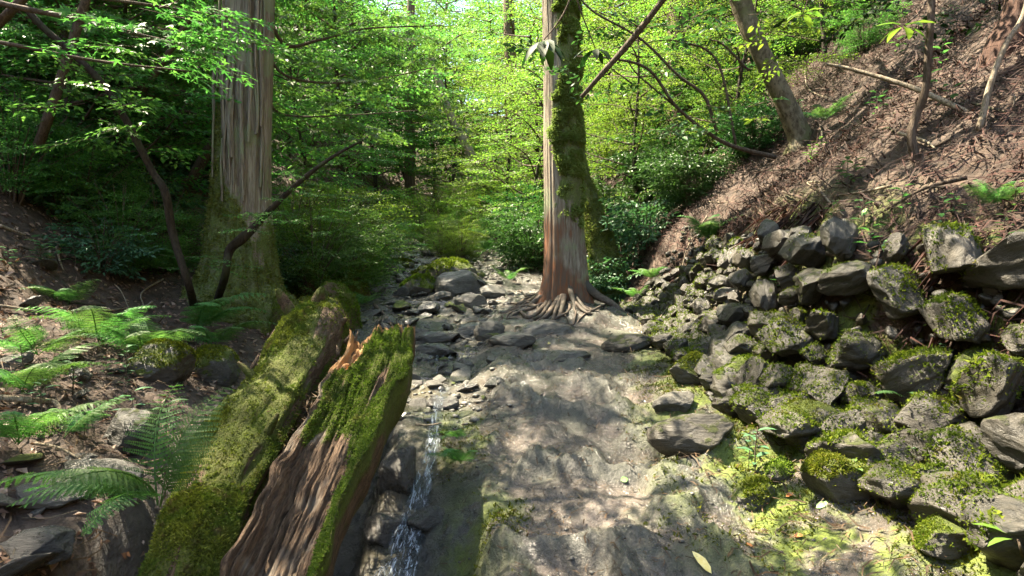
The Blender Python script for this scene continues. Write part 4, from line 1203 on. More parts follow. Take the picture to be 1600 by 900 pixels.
# its roots, drawn over the mud and the bank
ROOTS = [
    [(872, 452), (852, 474), (828, 486), (806, 492), (792, 494)], [(868, 460), (846, 486), (826, 498), (812, 488), (798, 484)], [(866, 465), (850, 492), (838, 500), (818, 497)],
    [(870, 455), (845, 462), (822, 464), (812, 456), (800, 458)], [(872, 448), (850, 455), (832, 470), (812, 478), (800, 470)], [(880, 470), (868, 490), (862, 506), (846, 512)],
    [(884, 476), (876, 492), (866, 500)], [(900, 470), (918, 486), (940, 482), (962, 470)], [(895, 478), (915, 492), (936, 488)], [(910, 460), (934, 464), (960, 452)],
    [(862, 462), (842, 480), (824, 476), (806, 480)], [(860, 458), (836, 466), (818, 472), (796, 488)], [(872, 480), (850, 500), (832, 494)],
]
for k, pl in enumerate(ROOTS):
    pts = []
    for j, (u, v) in enumerate(pl):
        p = hit(u, v); p[2] += (0.05 if j == 0 else (0.008 + 0.025 * rb.random())); pts.append(p)
    if k < 13: pts[0] = np.array([CR[0] + (pts[0][0] - CR[0]) * .75, pts[0][1] * .5 + CR[1] * .5, pts[0][2] + .06])
    pts[-1][2] -= .06
    r0 = rb.uniform(.022, .045)
    part('root', tube(MB(), pts, np.linspace(r0, r0 * .35, len(pts)), 10, 40, .35, k, 7.0), M['root'], T2)
for k in range(13):   # thinner roots wandering over the mud towards the stream
    a = R(rb.uniform(165, 300)); q = CR[:2] + rb.uniform(.3, .6) * np.array([math.cos(a), math.sin(a)]); pts = []
    r0 = rb.uniform(.012, .024); n_ = rb.integers(6, 11)
    for j in range(n_):
        pts.append([q[0], q[1], (-.01 if j == 0 else -.004 + .026 * rb.random())]); a += rb.normal(0, .45); q = q + rb.uniform(.09, .15) * np.array([math.cos(a), math.sin(a)])
    pts = np.array(pts); pts[:, 2] += ground(pts[:, 0], pts[:, 1]); pts[-1, 2] -= .05
    part('root', tube(MB(), pts, np.linspace(r0, r0 * .35, n_), 8, 44, .3, k + 40, 7.0), M['root'], T2)
for (t_, l, r0) in ((R(338), .8, .075), (R(205), .6, .06), (R(278), .55, .055)):
    d = np.array([math.cos(t_), math.sin(t_), 0])
    pts = []
    for f, hz in ((.12, .42), (.3, .26), (.55, .12), (.85, .02), (1.1, -.06)):
        q = CR + d * l * f; q = np.array([q[0], q[1], float(ground(q[0:1], q[1:2])[0]) + hz]); pts.append(q)
    part('root', tube(MB(), pts, [r0 * 1.15, r0, r0 * .75, r0 * .5, r0 * .25], 14, 40, .3, l * 10, 4.0), M['root'], T2)

# ------------------------------------------------------------------ other trunks in view, each with its own stem
def stem_thing(name, label, pts, rad, mat, cat='tree', n=12, rough=.12, group=None, partname='trunk', base=None, seed=1):
    t = thing(name, label, cat, pts[0] if base is None else base)
    part(partname, tube(MB(), pts, rad, n, max(24, len(pts) * 8), rough, seed, 3.0), mat, t)
    return t
def pxs(*a): return [px(u, v, d) for u, v, d in a]
T3P = [np.array([px(955, 368, 9.6)[0], 9.5, float(ground(px(955, 368, 9.6)[0:1], np.array([9.5]))[0]) - .15]), px(930, 338, 9.6), px(913, 275, 9.6), px(900, 190, 9.6), px(888, 60, 9.7), px(884, -400, 10)]
T3 = thing('mossy_tree', 'slimmer moss-green trunk close behind the cedar by the path', 'tree', T3P[0])
mbm = tube(MB(), T3P, [.30, .14, .085, .07, .06, .05], 24, 90, .25, 4, attrfn=lambda th, ss, V: np.tile([.9, 0, 0, 0], (len(V), 1)))
TR3 = part('trunk', mbm, M['cedarbark'], T3, True, 'mask')
V, F = mbm.tris(); P, Nn = sample_surface(V, F, 9000, rb, lambda C, N: (C[:, 2] < 7) * (N[:, 1] < .4) * sstep(-.4, 0, fbm(C[:, 0] * 3, C[:, 1] * 3, C[:, 2] * 3, 3)))
part('moss', tufts(MB(), P, Nn, rb, .03, .022, 3), M['mossdark'], TR3, False, None, 'stuff')

b = hit(1250, 222, 4); d = b[1]
T4 = stem_thing('leaning_tree', 'smooth tan trunk leaning left on the slope above the wall', [b - [0, 0, .2], b + [0, 0, .05], px(1222, 150, d - .05), px(1188, 80, d - .1), px(1160, 10, d - .1), px(1135, -90, d - .2), px(1120, -330, d)], [.22, .145, .125, .12, .125, .11, .06], M['leanbark'], n=22)
b = hit(1588, 85, 3); d = b[1]
T5 = stem_thing('red_trunk_tree', 'thick red-brown trunk at the upper edge of the right slope', [b + [.1, .2, -.7], b + [.1, .2, 0], px(1602, 20, d + .2), px(1606, -60, d + .2), px(1606, -500, d + .2)], [.27, .19, .16, .15, .12], M['redbark'], n=24)
# saplings and dead sticks
SAP_L = stem_thing('dark_sapling', 'dark thin crooked stem arching to the upper left from the left bank', [hit(303, 478), px(296, 450, 6.15), px(270, 365, 6.1), px(258, 300, 6.0), px(235, 262, 6.0), px(175, 150, 5.8), px(118, 88, 5.7), px(70, 45, 5.6), px(25, -5, 5.5), px(-40, -90, 5.3)], [.045, .038, .036, .038, .034, .032, .03, .028, .026, .02], M['darkbark'], n=14, rough=.2)
SAP_M = stem_thing('mossy_sapling', 'bent dark sapling with a knuckle in front of the mossy cedar foot', [hit(337, 478), px(352, 430, 6.3), px(358, 392, 6.3), px(378, 372, 6.3), px(400, 352, 6.4), px(432, 318, 6.5), px(470, 282, 6.6), px(520, 245, 6.8), px(575, 215, 7.0)], [.042, .040, .044, .05, .036, .032, .026, .018, .010], M['darkbark'], n=14, rough=.3)
stem_thing('leaning_sapling', 'brown leaning stem behind the mossy cedar on the left bank', [px(275, 310, 9.3), px(300, 278, 9.2), px(325, 235, 9.1), px(350, 180, 9.1), px(372, 110, 9.0)], [.09, .075, .07, .06, .05], M['twig'], n=12, rough=.2)
b = hit(1436, 246, 3); d = b[1]
SAP_R = stem_thing('thin_sapling', 'thin brown sapling standing upright on the right slope', [b - [0, 0, .1], px(1424, 215, d), px(1432, 180, d), px(1446, 140, d - .05), px(1452, 60, d - .1), px(1456, 0, d - .1), px(1460, -120, d - .1)], [.036, .03, .028, .026, .026, .024, .02], M['twig'], n=10, rough=.15)
b = hit(1530, 205, 3); d = b[1]
stem_thing('thin_sapling', 'pale thin crooked sapling near the upper right trunk', [b, px(1548, 130, d), px(1572, 70, d), px(1600, 20, d), px(1615, -60, d)], [.022, .02, .018, .016, .014], M['palestick'], n=8)
b = hit(1300, 108, 3); d = b[1]
stem_thing('fallen_pole', 'long straight pale branch slanting across the right slope', [px(1290, 100, 5.4), px(1330, 108, 5.3), px(1420, 135, 5.0), px(1500, 170, 4.6), px(1600, 214, 4.2), px(1660, 240, 4.0)], [.013, .017, .020, .022, .022, .02], M['palestick'], 'branch', 8, .1, None, 'stick')
SH_T = stem_thing('evergreen_small_tree', 'small evergreen with arching bare branches left of the leaning tree', [px(1212, 246, 7.3), px(1130, 222, 7.2), px(1060, 170, 7.0), px(1015, 110, 6.9), px(960, 92, 6.8), px(900, 88, 6.8)], [.028, .022, .019, .016, .012, .006], M['twig'], n=10, rough=.2)
for pl, r0 in (([(1120, 205, 7.3), (1100, 150, 7.2), (1060, 118, 7.2), (1000, 60, 7.2), (930, 20, 7.2), (900, -10, 7.2)], .022), ([(1150, 226, 7.3), (1120, 95, 7.3), (1060, 65, 7.2), (1020, 64, 7.1)], .018), ([(1060, 170, 7.0), (1000, 120, 7.0), (980, 95, 6.9)], .014), ([(1170, 110, 7.3), (1130, 70, 7.2), (1110, 62, 7.2)], .015)):
    part('branch', tube(MB(), pxs(*pl), np.linspace(r0, r0 * .4, len(pl)), 8, 30, .2, r0 * 999), M['twig'], SH_T)
stem_thing('leaning_branch', 'straight broken branch slanting up beside the cedar by the path', pxs((908, 152, 6.4), (945, 110, 6.3), (985, 65, 6.2), (1040, -5, 6.0), (1090, -70, 5.9)), [.022, .030, .032, .030, .028], M['twig'], 'branch', 10, .15, None, 'stick')
stem_thing('dead_leaning_trunk', 'pale dead trunk leaning left far up the valley', pxs((742, 252, 21), (722, 215, 21), (700, 172, 21), (690, 140, 21), (670, 80, 21)), [.17, .15, .14, .12, .06], M['palestick'], 'tree', 12)
# loose bark and dead fronds on the far trunks
FAR = [
    (803, 175, 24, .30, 'straight reddish trunk far behind the cedar by the path'), (1062, 170, 12.5, .26, 'peeling trunk behind the small evergreen, left of the leaning tree'), (1092, 150, 14.5, .18, 'slim trunk beside the peeling trunk on the right slope'),
    (1178, 120, 13.5, .13, 'slim straight trunk behind the leaning tree'), 
    
    (640, 180, 30, .28, 'pale far trunk in the middle of the valley'), (120, 130, 12, .20, 'dark trunk on the shaded left hillside'), (15, 170, 9.5, .16, 'dark slender trunk at the left edge of the hillside'),
    (1330, 20, 16, .2, 'trunk on the skyline of the right slope'), 
]
for k, (u, v, dd, r0, lab) in enumerate(FAR):
    p = hit(u, v, dd * .6, 120); x0 = px(u, v, dd)
    g = float(ground(np.array([x0[0]]), np.array([dd]))[0])
    base = np.array([x0[0], dd, g - .3])
    lean = rb.normal(0, .03, 2)
    t = stem_thing('forest_tree', lab, [base, base + [0, 0, .6], base + [lean[0] * 6, lean[1] * 6, 6], base + [lean[0] * 14, lean[1] * 14, 14]], [r0 * 1.5, r0, r0 * .85, r0 * .5], M['farbark'], n=14, rough=.15, seed=k)
    FAR[k] = (t, base + np.array([lean[0] * 12, lean[1] * 12, 12]))
# ------------------------------------------------------------------ crowns overhead and foliage behind
rg_ = np.random.default_rng(202)
def overhead_crown(name, tree, base, z0, z1, rad, n, sprays, tmpl, mat, scale=1.0, rng=rg_):
    """the crown of a tall trunk: drooping limbs round the stem between z0 and z1 above its foot"""
    cr, br = Crown(sprays, tmpl), MB()
    b = np.asarray(base, float)
    for k in range(n):
        f = (k + rng.random()) / n
        h = z0 + (z1 - z0) * f; l = rad * (1.1 - .7 * f) * rng.uniform(.6, 1.1); az = k * 2.4 + rng.normal(0, .3)
        o = b + [0, 0, h]; d = np.array([math.cos(az), math.sin(az), 0])
        limb = resample([o, o + d * l * .5 + [0, 0, .15 * l], o + d * l + [0, 0, -.05 * l]], 9)
        tube(br, limb, np.linspace(.05, .01, 9), 5, 9, .1, k)
        m = max(3, int(l / .42))
        for q in range(m):
            g = .2 + .8 * (q + .5) / m
            cr.put(rng, limb[min(8, int(g * 8))], az + (1 if q % 2 else -1) * R(rng.uniform(25, 75)), rng.normal(-.1, .2), rng.normal(0, .3), scale * rng.uniform(.7, 1.15), twigs=False)
    part('branches', br, M['farbark'], tree); part('crown', cr.lv, mat, tree, False)
# crowns of the cedars in view, high above the frame; they throw the dappled shade
overhead_crown('crown', T1, CL, 9, 14.5, 2.8, 6, SP_CANOPY, T_DIA, M['cedar'])
overhead_crown('crown', T2, CR, 9, 14.5, 2.3, 7, SP_CANOPY, T_DIA, M['cedar'])
overhead_crown('crown', T5, T5.location, 5, 11, 2.6, 8, SP_CANOPY, T_DIA, M['cedar'])
overhead_crown('crown', T4, np.array(T4.location) + [-1.2, 0, 0], 3.4, 7, 2.4, 16, SP_MAPLE, T_DIA, M['maple'])
for k, (t, top) in enumerate(FAR):
    overhead_crown('crown', t, np.array(t.location), 5.0, 14, 2.4, 8, SP_CANOPY, T_DIA, M['cedar'] if k % 3 else M['maple'])
# unseen tall trees added on the left slope to shade bank, path and stream
for k, (x, y, h, rad, n) in enumerate([(-8.2, 9.6, 14, 3.4, 9), (-5.1, 12.1, 14, 3.0, 7), (-10.2, 6.4, 12, 2.8, 18), (-8.3, 4.7, 12, 2.4, 13)]):
    b = on_ground(x, y, -.3)
    lab = ['added shade tree high on the left slope behind the dark sapling', 'added shade tree up the left slope behind the thick cedar', 'added tree on the left hillside shading the ferny bank', 'added shade tree at the left edge just out of the picture'][k]
    t = stem_thing('forest_tree', lab, [b, b + [0, 0, 1], b + [.2, .1, h * .5], b + [.3, .2, h]], [.3, .22, .18, .08], M['farbark'], n=14, seed=50 + k)
    overhead_crown('crown', t, b, h * .5, h, rad, n, SP_CANOPY, T_DIA, M['maple'] if k % 2 else M['cedar'])

# ---- understory trees: prototypes
def mk_layered(seed, H, sprays, tmpl, mat, nm, limbs, reach, low, scale):
    r_ = np.random.default_rng(seed)
    tr, br, cr = layered_tree(r_, H, sprays, tmpl, limbs, reach, low, .06, scale)
    return proto(nm, 'x', 'tree', [('trunk', tr, M['darkbark'], True), ('branches', br, M['twig'], True), ('twigs', cr.tw, M['twig'], True), ('crown', cr.lv, mat, False)])
MAPLES = [mk_layered(1 + k, 5.5, SP_MAPLE, T_DIA, M['maple'], 'maple_tree', 26, 2.4, .12, 1.1) for k in range(3)]
FINES = [mk_layered(11 + k, 5.0, SP_FINE, T_DIA, M['yellowgreen'], 'understory_tree', 26, 2.0, .10, 1.35) for k in range(2)]
def mk_bush(seed, H, W, sprays, tmpl, mat, nm, stems, scale, per=9):
    r_ = np.random.default_rng(seed)
    br, cr = bushy(r_, H, W, sprays, tmpl, stems, scale, per)
    return proto(nm, 'x', 'shrub', [('stems', br, M['twig'], True), ('foliage', cr.lv, mat, False)])
BUSH_G = [mk_bush(31 + k, 1.5, 1.0, SP_FINE, T_DIA, M['maple'], 'shrub', 18, .9) for k in range(2)]
BUSH_Y = [mk_bush(41 + k, 1.5, 1.0, SP_FINE, T_DIA, M['yellowgreen'], 'shrub', 18, .9) for k in range(2)]
BUSH_D = [mk_bush(51 + k, 1.3, .9, SP_MAPLE, T_DIA, M['evergreen'], 'evergreen_shrub', 16, .75) for k in range(2)]
BUSH_A = [mk_bush(61 + k, 1.1, .8, SP_BROAD, T_OVAL, M['aoki'], 'laurel_shrub', 13, .9, 7) for k in range(2)]

def drop(u, v, d):
    p = px(u, v, d); return np.array([p[0], d, float(ground(np.array([p[0]]), np.array([d]))[0]) - .05])
PLACES = [
    # kind, u, depth, scale, label
    (MAPLES, 480, 13.5, .75, 'green layered maple just right of the thick mossy cedar'), 
    (MAPLES, 690, 25, 1.35, 'maple in the valley head above the far cascade'),
    (MAPLES, 640, 33, 1.6, 'far maple high in the middle of the valley head'), (MAPLES, 560, 30, 1.7, 'far maple on the left of the valley head'), (MAPLES, 470, 26, 1.7, 'far maple on the left slope'),
    (MAPLES, 250, 10.5, 1.0, 'maple on the left hillside behind the brown leaning stem'), (MAPLES, 130, 9.0, .95, 'maple on the left hillside above the dark sapling'), (MAPLES, 40, 9.5, 1.0, 'maple at the left edge of the hillside'),
    (MAPLES, 190, 14, 1.3, 'maple high on the left hillside'), (MAPLES, 330, 16, 1.4, 'maple on the hillside behind the thick cedar'), (MAPLES, 60, 14, 1.3, 'maple near the top of the left hillside'),
    (FINES, 790, 19, 1.0, 'sunny yellow-green tree left of the cedar by the path'), (FINES, 835, 15, .95, 'bright yellow-green tree right behind the cedar by the path'), (FINES, 760, 28, 1.4, 'sunlit tree above the far path'),
    (FINES, 720, 40, 2.0, 'pale sunlit tree highest in the valley head'), (FINES, 930, 16, 1.1, 'yellow-green tree behind the slimmer mossy trunk'), (FINES, 985, 20, 1.4, 'sunny tree on the right slope behind the small evergreen'),
    (FINES, 870, 24, 1.5, 'sunny tree up the valley right of the cedar'), (FINES, 830, 36, 2.0, 'far sunny tree on the right of the valley head'),
    (FINES, 950, 32, 2.0, 'far sunny tree on the right skyline'), (FINES, 600, 44, 2.3, 'farthest pale tree on the left skyline'), (FINES, 900, 48, 2.4, 'farthest pale tree on the right skyline'),
    (FINES, 1040, 18, 1.2, 'light green tree behind the peeling trunk'), (FINES, 1130, 15, 1.0, 'light green tree behind the leaning tree'), (FINES, 1240, 18, 1.1, 'light green tree on the crest of the right slope'),
    (MAPLES, 1060, 26, 1.6, 'large tree on the right skyline'), (MAPLES, 740, 52, 2.6, 'farthest tall tree closing the valley'), (MAPLES, 820, 60, 2.8, 'farthest tall tree above the path'), (MAPLES, 660, 60, 2.8, 'farthest tall tree left of the valley middle'),
    
    (MAPLES, 540, 22, 1.6, 'tall maple up the left slope beyond the stream'), (FINES, 1090, 12.5, .9, 'leafy young tree beside the peeling trunk'), (FINES, 1000, 11.5, .8, 'leafy young tree above the glossy laurel'), (FINES, 1180, 13, .9, 'leafy young tree behind the leaning tree\'s foot'),
    (MAPLES, 90, 7.6, .8, 'young maple on the left slope in front of the dark shrubs'), (MAPLES, 220, 8.4, .8, 'young maple left of the brown leaning stem'), (MAPLES, 10, 11.5, 1.3, 'maple at the left edge, higher up'), (MAPLES, 280, 18, 1.6, 'far maple on the upper left hillside'), (FINES, 860, 19, 1.2, 'sunny young tree behind the cedar by the path'),
    (BUSH_G, 250, 7.9, .8, 'green shrub left of the thick cedar foot'), (BUSH_G, 130, 7.4, .8, 'green shrub on the slope behind the litter'), (BUSH_G, 20, 6.6, .8, 'green shrub at the left edge above the ferns'), (BUSH_G, 60, 10, 1.4, 'tall green shrub on the left hillside'), 
    (FINES, 1150, 9.5, .62, 'small leafy tree on the slope left of the leaning tree'), (FINES, 1290, 10, .7, 'small leafy tree on the slope right of the leaning tree'), (MAPLES, 1400, 12, .9, 'leafy tree on the crest of the right slope'), (MAPLES, 1220, 14, 1.1, 'leafy tree high behind the leaning tree'),
    (BUSH_D, 1080, 9.3, .9, 'evergreen shrub on the slope below the small evergreen'), (BUSH_D, 1180, 9.0, .7, 'low evergreen shrub beside the leaning tree\'s foot'), (BUSH_G, 1350, 9.0, .6, 'small green shrub in the litter of the right slope'), (BUSH_D, 1450, 10.5, .9, 'dark shrub at the top of the right slope'), (BUSH_D, 1120, 12.5, 1.4, 'tall evergreen shrub beside the slim trunk'),
    (MAPLES, 450, 24, 1.6, 'maple filling the slope left of the valley, middle height'), (FINES, 590, 27, 1.7, 'light green tree on the slope above the stream'), (MAPLES, 620, 38, 2.2, 'maple on the far slope, left of the valley head'), (FINES, 680, 31, 1.8, 'light green tree in the valley head above the cascade'), (MAPLES, 780, 33, 1.8, 'maple on the far slope above the path'),
    (FINES, 500, 33, 2.1, 'light tree high on the far left slope'), (MAPLES, 880, 29, 1.7, 'maple on the far slope right of the cedar'), (FINES, 960, 25, 1.5, 'light tree on the far slope behind the small evergreen'), (MAPLES, 400, 30, 2.1, 'far maple seen just right of the thick cedar'), 
    (BUSH_G, 190, 7.0, .7, 'green shrub above the fern on the litter'), (BUSH_D, 40, 7.4, .9, 'dark leafy shrub at the left edge of the slope'), (BUSH_G, 110, 8.4, 1.0, 'green shrub in the middle of the left slope'), (BUSH_A, 160, 6.6, .6, 'low glossy shrub on the left slope litter'), (BUSH_Y, 500, 10.2, .9, 'pale green shrub right of the cedar foot, near the stream'),
    (BUSH_G, 545, 10.3, 1.1, 'green shrub on the left bank of the stream, nearest'), (BUSH_G, 490, 9.4, 1.0, 'green shrub beside the foot of the thick cedar'), (BUSH_G, 565, 12.3, 1.1, 'green shrub overhanging the left side of the stream'),
    (BUSH_Y, 520, 11.6, 1.2, 'light green shrub in the shade left of the stream'), (BUSH_Y, 575, 13.2, 1.2, 'light shrub behind the overhanging green shrub'), (BUSH_Y, 455, 10.4, 1.2, 'leafy shrub in the shadow behind the thick cedar'),
    (BUSH_Y, 720, 14.3, .72, 'round bright shrub in the middle at the head of the stream bed'),
    (BUSH_Y, 690, 15.2, .75, 'pale green shrub left of the round bright shrub'), (BUSH_G, 740, 17.5, 1.0, 'shrub between far path and stream'), (BUSH_Y, 665, 18.5, 1.3, 'fresh green shrub beyond the far cascade'), (BUSH_Y, 715, 21, 1.5, 'sunlit shrub further up between path and stream'),
    (BUSH_D, 838, 12.5, 1.1, 'dark evergreen shrub right of the far path, beside the cedar'), (BUSH_G, 860, 14, 1.1, 'green shrub along the right edge of the far path'), (BUSH_D, 850, 15.5, 1.6, 'tall dark shrub behind the cedar by the path'),
    (BUSH_Y, 780, 22, 1.7, 'sunny shrub above the end of the path'), (BUSH_Y, 838, 19, 1.7, 'sunny shrub up the slope right of the path'),
    (BUSH_A, 975, 10.2, 1.15, 'glossy laurel shrub right of the slimmer mossy trunk'), (BUSH_A, 1010, 9.6, .9, 'small glossy laurel shrub at the end of the wall'), (BUSH_D, 960, 11.8, 1.3, 'dark evergreen shrub above the glossy laurel'),
    (BUSH_D, 1040, 11.5, 1.2, 'evergreen shrub below the peeling trunk'), (BUSH_A, 950, 9.4, .8, 'glossy laurel shrub close behind the cedar roots'), (BUSH_G, 1120, 11, 1.0, 'green shrub on the slope left of the leaning tree'),
    (BUSH_Y, 1000, 14, 1.5, 'sunny shrub on the slope behind the laurel'), (BUSH_G, 1250, 11.5, .9, 'leafy shrub on the slope behind the leaning tree'), (BUSH_Y, 1320, 12, .9, 'light shrub high on the right slope'),
    (BUSH_A, 205, 8.6, .9, 'glossy shrub on the shaded left hillside behind the dark sapling'), (BUSH_A, 90, 7.2, .8, 'small glossy shrub on the left slope'), (BUSH_A, 255, 9.4, 1.0, 'glossy shrub beside the brown leaning stem'),
    (BUSH_D, 150, 9.8, 1.3, 'dark shrub on the left hillside'), (BUSH_D, 60, 8.6, 1.2, 'dark shrub at the left edge of the hillside'), (BUSH_D, 280, 11.5, 1.5, 'dark shrub high behind the brown leaning stem'), (BUSH_A, 20, 7.8, .9, 'glossy shrub at the far left edge'),
    (BUSH_D, 180, 12.5, 1.7, 'large dark shrub near the top of the left hillside'), (BUSH_G, 300, 13.5, 1.6, 'green shrub up the slope left of the thick cedar'), (BUSH_G, 100, 11.5, 1.6, 'green shrub in the middle of the left hillside'), (BUSH_A, 420, 9.0, .7, 'low glossy shrub at the right foot of the thick cedar'),
]
for k, (pr, u, d, sc, lab) in enumerate(PLACES):
    place(pr[k % len(pr)], drop(u, 0, d), rg_.uniform(0, 6.28), sc * rg_.uniform(.92, 1.08), lab)

# ---- the light-green maple boughs hanging into the top left, and leaves on the saplings
def bough(name, label, cat, specs, sprays, tmpl, leafmat, branches, parent=None, scale=1.0, barkmat='twig'):
    """specs: (u, v, depth, heading in degrees from +X, pitch, scale)"""
    t = parent or thing(name, label, cat, branches[0][0][0] if branches else px(*specs[0][:3]))
    cr = Crown(sprays, tmpl)
    for (u, v, d, az, pit, s) in specs: cr.put(rg_, px(u, v, d), R(az), pit, rg_.normal(0, .12), s * scale)
    part('foliage', cr.lv, leafmat, t, False)
    if cr.tw.n: part('twigs', cr.tw, M['twig'], t)
    for pts, r0 in branches: part('branch', tube(MB(), pts, np.linspace(r0, r0 * .3, len(pts)), 7, 24, .15, r0 * 777), M[barkmat], t)
    return t
SPN = [make_spray(rt, 0.8, 8, .40, .072, .105, 52, .10, .35) for k in range(5)]
specs = []
for (u, v, d) in [(60, 20, 4.6), (130, 30, 4.8), (200, 45, 5.0), (270, 60, 5.2), (392, 70, 5.2), (230, 10, 5.0), (290, 10, 5.2), (160, 70, 5.0), (90, 60, 4.8), (20, 70, 4.6), (250, 95, 5.3), (190, 110, 5.2), (120, 120, 5.1), (280, 40, 4.9), (50, 110, 4.9), (215, 75, 5.0), (10, 30, 4.4)]:
    for j in range(2): specs.append((u + rg_.normal(0, 18), v + rg_.normal(0, 10), d + rg_.normal(0, .15) + (2.0 if u < 200 else 0), rg_.normal(-10, 50), rg_.normal(-.12, .1), rg_.uniform(.6, .95)))
bough('overhanging_maple', 'light green maple boughs hanging in front of the thick cedar from upper left', 'tree', specs, SPN, T_MAPLE, M['maple'],
      [(pxs((-180, -60, 4.6), (-20, 0, 4.7), (120, 30, 4.9), (250, 62, 5.1), (350, 78, 5.2)), .03), (pxs((-150, 40, 4.7), (20, 70, 4.8), (150, 95, 5.1), (300, 112, 5.4)), .022), (pxs((-60, -60, 4.6), (120, -10, 4.9), (250, 10, 5.1), (380, 30, 5.2)), .02)])
specs = []
for (u, v, d) in [(430, 330, 6.5), (470, 300, 6.6), (500, 275, 6.7), (540, 250, 6.8), (450, 345, 6.4), (500, 330, 6.6), (560, 235, 6.9), (520, 310, 6.8), (480, 350, 6.5), (420, 300, 6.4), (440, 275, 6.5), (380, 330, 6.2), (360, 345, 6.2), (400, 365, 6.3), (590, 215, 7.0), (540, 215, 7.0), (350, 400, 6.2), (300, 405, 6.2), (260, 410, 6.2)]:
    for j in range(2): specs.append((u + rg_.normal(0, 14), v + rg_.normal(0, 8), d + rg_.normal(0, .1), rg_.normal(-10, 60), rg_.normal(-.05, .1), rg_.uniform(.35, .6)))
SPF = [make_spray(rt, 0.8, 9, .40, .045, .055, 52, .08, .18) for k in range(5)]
bough('x', 'x', 'x', specs, SPF, T_DIA, M['fern'], [], SAP_M)
specs = [(u + rg_.normal(0, 20), v + rg_.normal(0, 16), 5.9 + rg_.normal(0, .3), rg_.uniform(0, 360), rg_.normal(-.1, .15), rg_.uniform(.5, .8)) for (u, v) in [(60, 60), (110, 150), (160, 180), (200, 160), (250, 210), (130, 90), (40, 140), (80, 190), (220, 120), (180, 220)] for j in range(2)]
bough('x', 'x', 'x', specs, SPN, T_DIA, M['maple'], [], SAP_L)
# more layered boughs in the gap right of the thick cedar
specs = []
for (u, v, d) in [(450, 40, 8.5), (520, 60, 8.8), (600, 50, 9.2), (470, 110, 8.6), (550, 130, 9.0), (640, 110, 9.6), (500, 180, 9.0), (580, 190, 9.4), (430, 160, 8.4), (680, 60, 10), (620, 20, 9.4), (540, 10, 9.0), (460, 215, 9.0), (660, 170, 10)]:
    for j in range(3): specs.append((u + rg_.normal(0, 26), v + rg_.normal(0, 16), d + rg_.normal(0, .3), rg_.normal(0, 70), rg_.normal(-.05, .12), rg_.uniform(.7, 1.1)))
bough('overhanging_maple', 'wide maple boughs spreading right from behind the thick cedar', 'tree', specs, SP_MAPLE, T_MAPLE, M['maple'],
      [(pxs((405, -40, 8.4), (440, 66, 8.5), (500, 62, 8.8), (570, 45, 9.2), (690, 40, 10)), .03), (pxs((405, 60, 8.4), (450, 120, 8.5), (560, 128, 9.0), (680, 105, 9.8)), .025), (pxs((410, 130, 8.4), (440, 178, 8.6), (540, 180, 9.2), (660, 172, 10)), .02)])
# leaves on the small evergreen, the leaning tree and the thin sapling
specs = [(u + rg_.normal(0, 24), v + rg_.normal(0, 16), 7.0 + rg_.normal(0, .4), rg_.uniform(0, 360), rg_.normal(0, .25), rg_.uniform(.55, .9)) for (u, v) in [(900, 90), (940, 60), (960, 100), (1000, 60), (1020, 110), (1060, 70), (1080, 120), (1110, 60), (1120, 170), (1050, 170), (1000, 20), (950, 20), (1080, 20), (1130, 30), (930, 130), (990, 140), (1090, 210), (1020, 200)] for j in range(2)]
bough('x', 'x', 'x', specs, SP_BROAD, T_OVAL, M['evergreen'], [], SH_T)
specs = [(u + rg_.normal(0, 16), v + rg_.normal(0, 12), 6.6 + rg_.normal(0, .3), rg_.uniform(0, 360), rg_.normal(0, .25), rg_.uniform(.5, .8)) for (u, v) in [(1200, 30), (1230, 60), (1260, 30), (1290, 20), (1210, 100), (1250, 90), (1180, 190), (1300, 50), (1350, 10)]]
bough('x', 'x', 'x', specs, SP_BROAD, T_OVAL, M['yellowgreen'], [], T4)

def leaf_cluster(name, label, u, v, d, n, size, mat, twig, spread=1.2, down=-.5, cat='branch'):
    """a whorl of large leaves at the end of a twig, each leaf a part"""
    p = px(u, v, d)
    t = thing(name, label, cat, twig[0])
    part('stem', tube(MB(), twig, np.linspace(.008, .004, len(twig)), 6, 16, .1, u), M['twig'], t)
    for k in range(n):
        a = k * 2.4 + rg_.normal(0, .2); dd = unit(np.array([math.cos(a) * spread, math.sin(a) * spread, down + rg_.normal(0, .25)]))
        mb = leaves(MB(), p[None] + dd * .02, dd[None], unit(np.array([[rg_.normal(0, .2), rg_.normal(0, .2) - .2, 1.0]])), np.array([size * rg_.uniform(.75, 1.15)]), tmpl_oval(.40, .05, .22))
        part('leaf', mb, mat, t)
    return t
leaf_cluster('hanging_twig', 'dark drooping whorl of large leaves hanging in front of the mossy cedar trunk', 850, 62, 4.0, 9, .19, M['shadedleaf'], pxs((905, -60, 4.0), (890, 0, 4.0), (872, 35, 4.0), (850, 62, 4.0)), .8, -.7)
leaf_cluster('hanging_twig', 'big bright leaves on a twig of the thin sapling at top right', 1412, 40, 4.4, 7, .17, M['yellowgreen'], pxs((1452, -10, 4.6), (1440, 15, 4.5), (1425, 30, 4.4), (1412, 40, 4.4)), 1.2, -.3)
leaf_cluster('hanging_twig', 'pale leaves on a twig near the leaning tree top', 1255, 20, 4.6, 6, .15, M['yellowgreen'], pxs((1290, -60, 4.6), (1270, -20, 4.6), (1255, 20, 4.6)), 1.2, -.2)
leaf_cluster('hanging_twig', 'few dark leaves on a twig crossing the mossy cedar at its right edge', 930, 75, 4.6, 6, .16, M['shadedleaf'], pxs((890, -50, 4.6), (905, 10, 4.6), (930, 75, 4.6)), 1.0, -.5)
leaf_cluster('ground_plant', 'bright green leaves poking in at the lower right corner', 1590, 842, 2.35, 5, .11, M['yellowgreen'], [hit(1600, 880, 1), px(1596, 860, 2.35), px(1590, 842, 2.35)], 1.2, .1, 'plant')

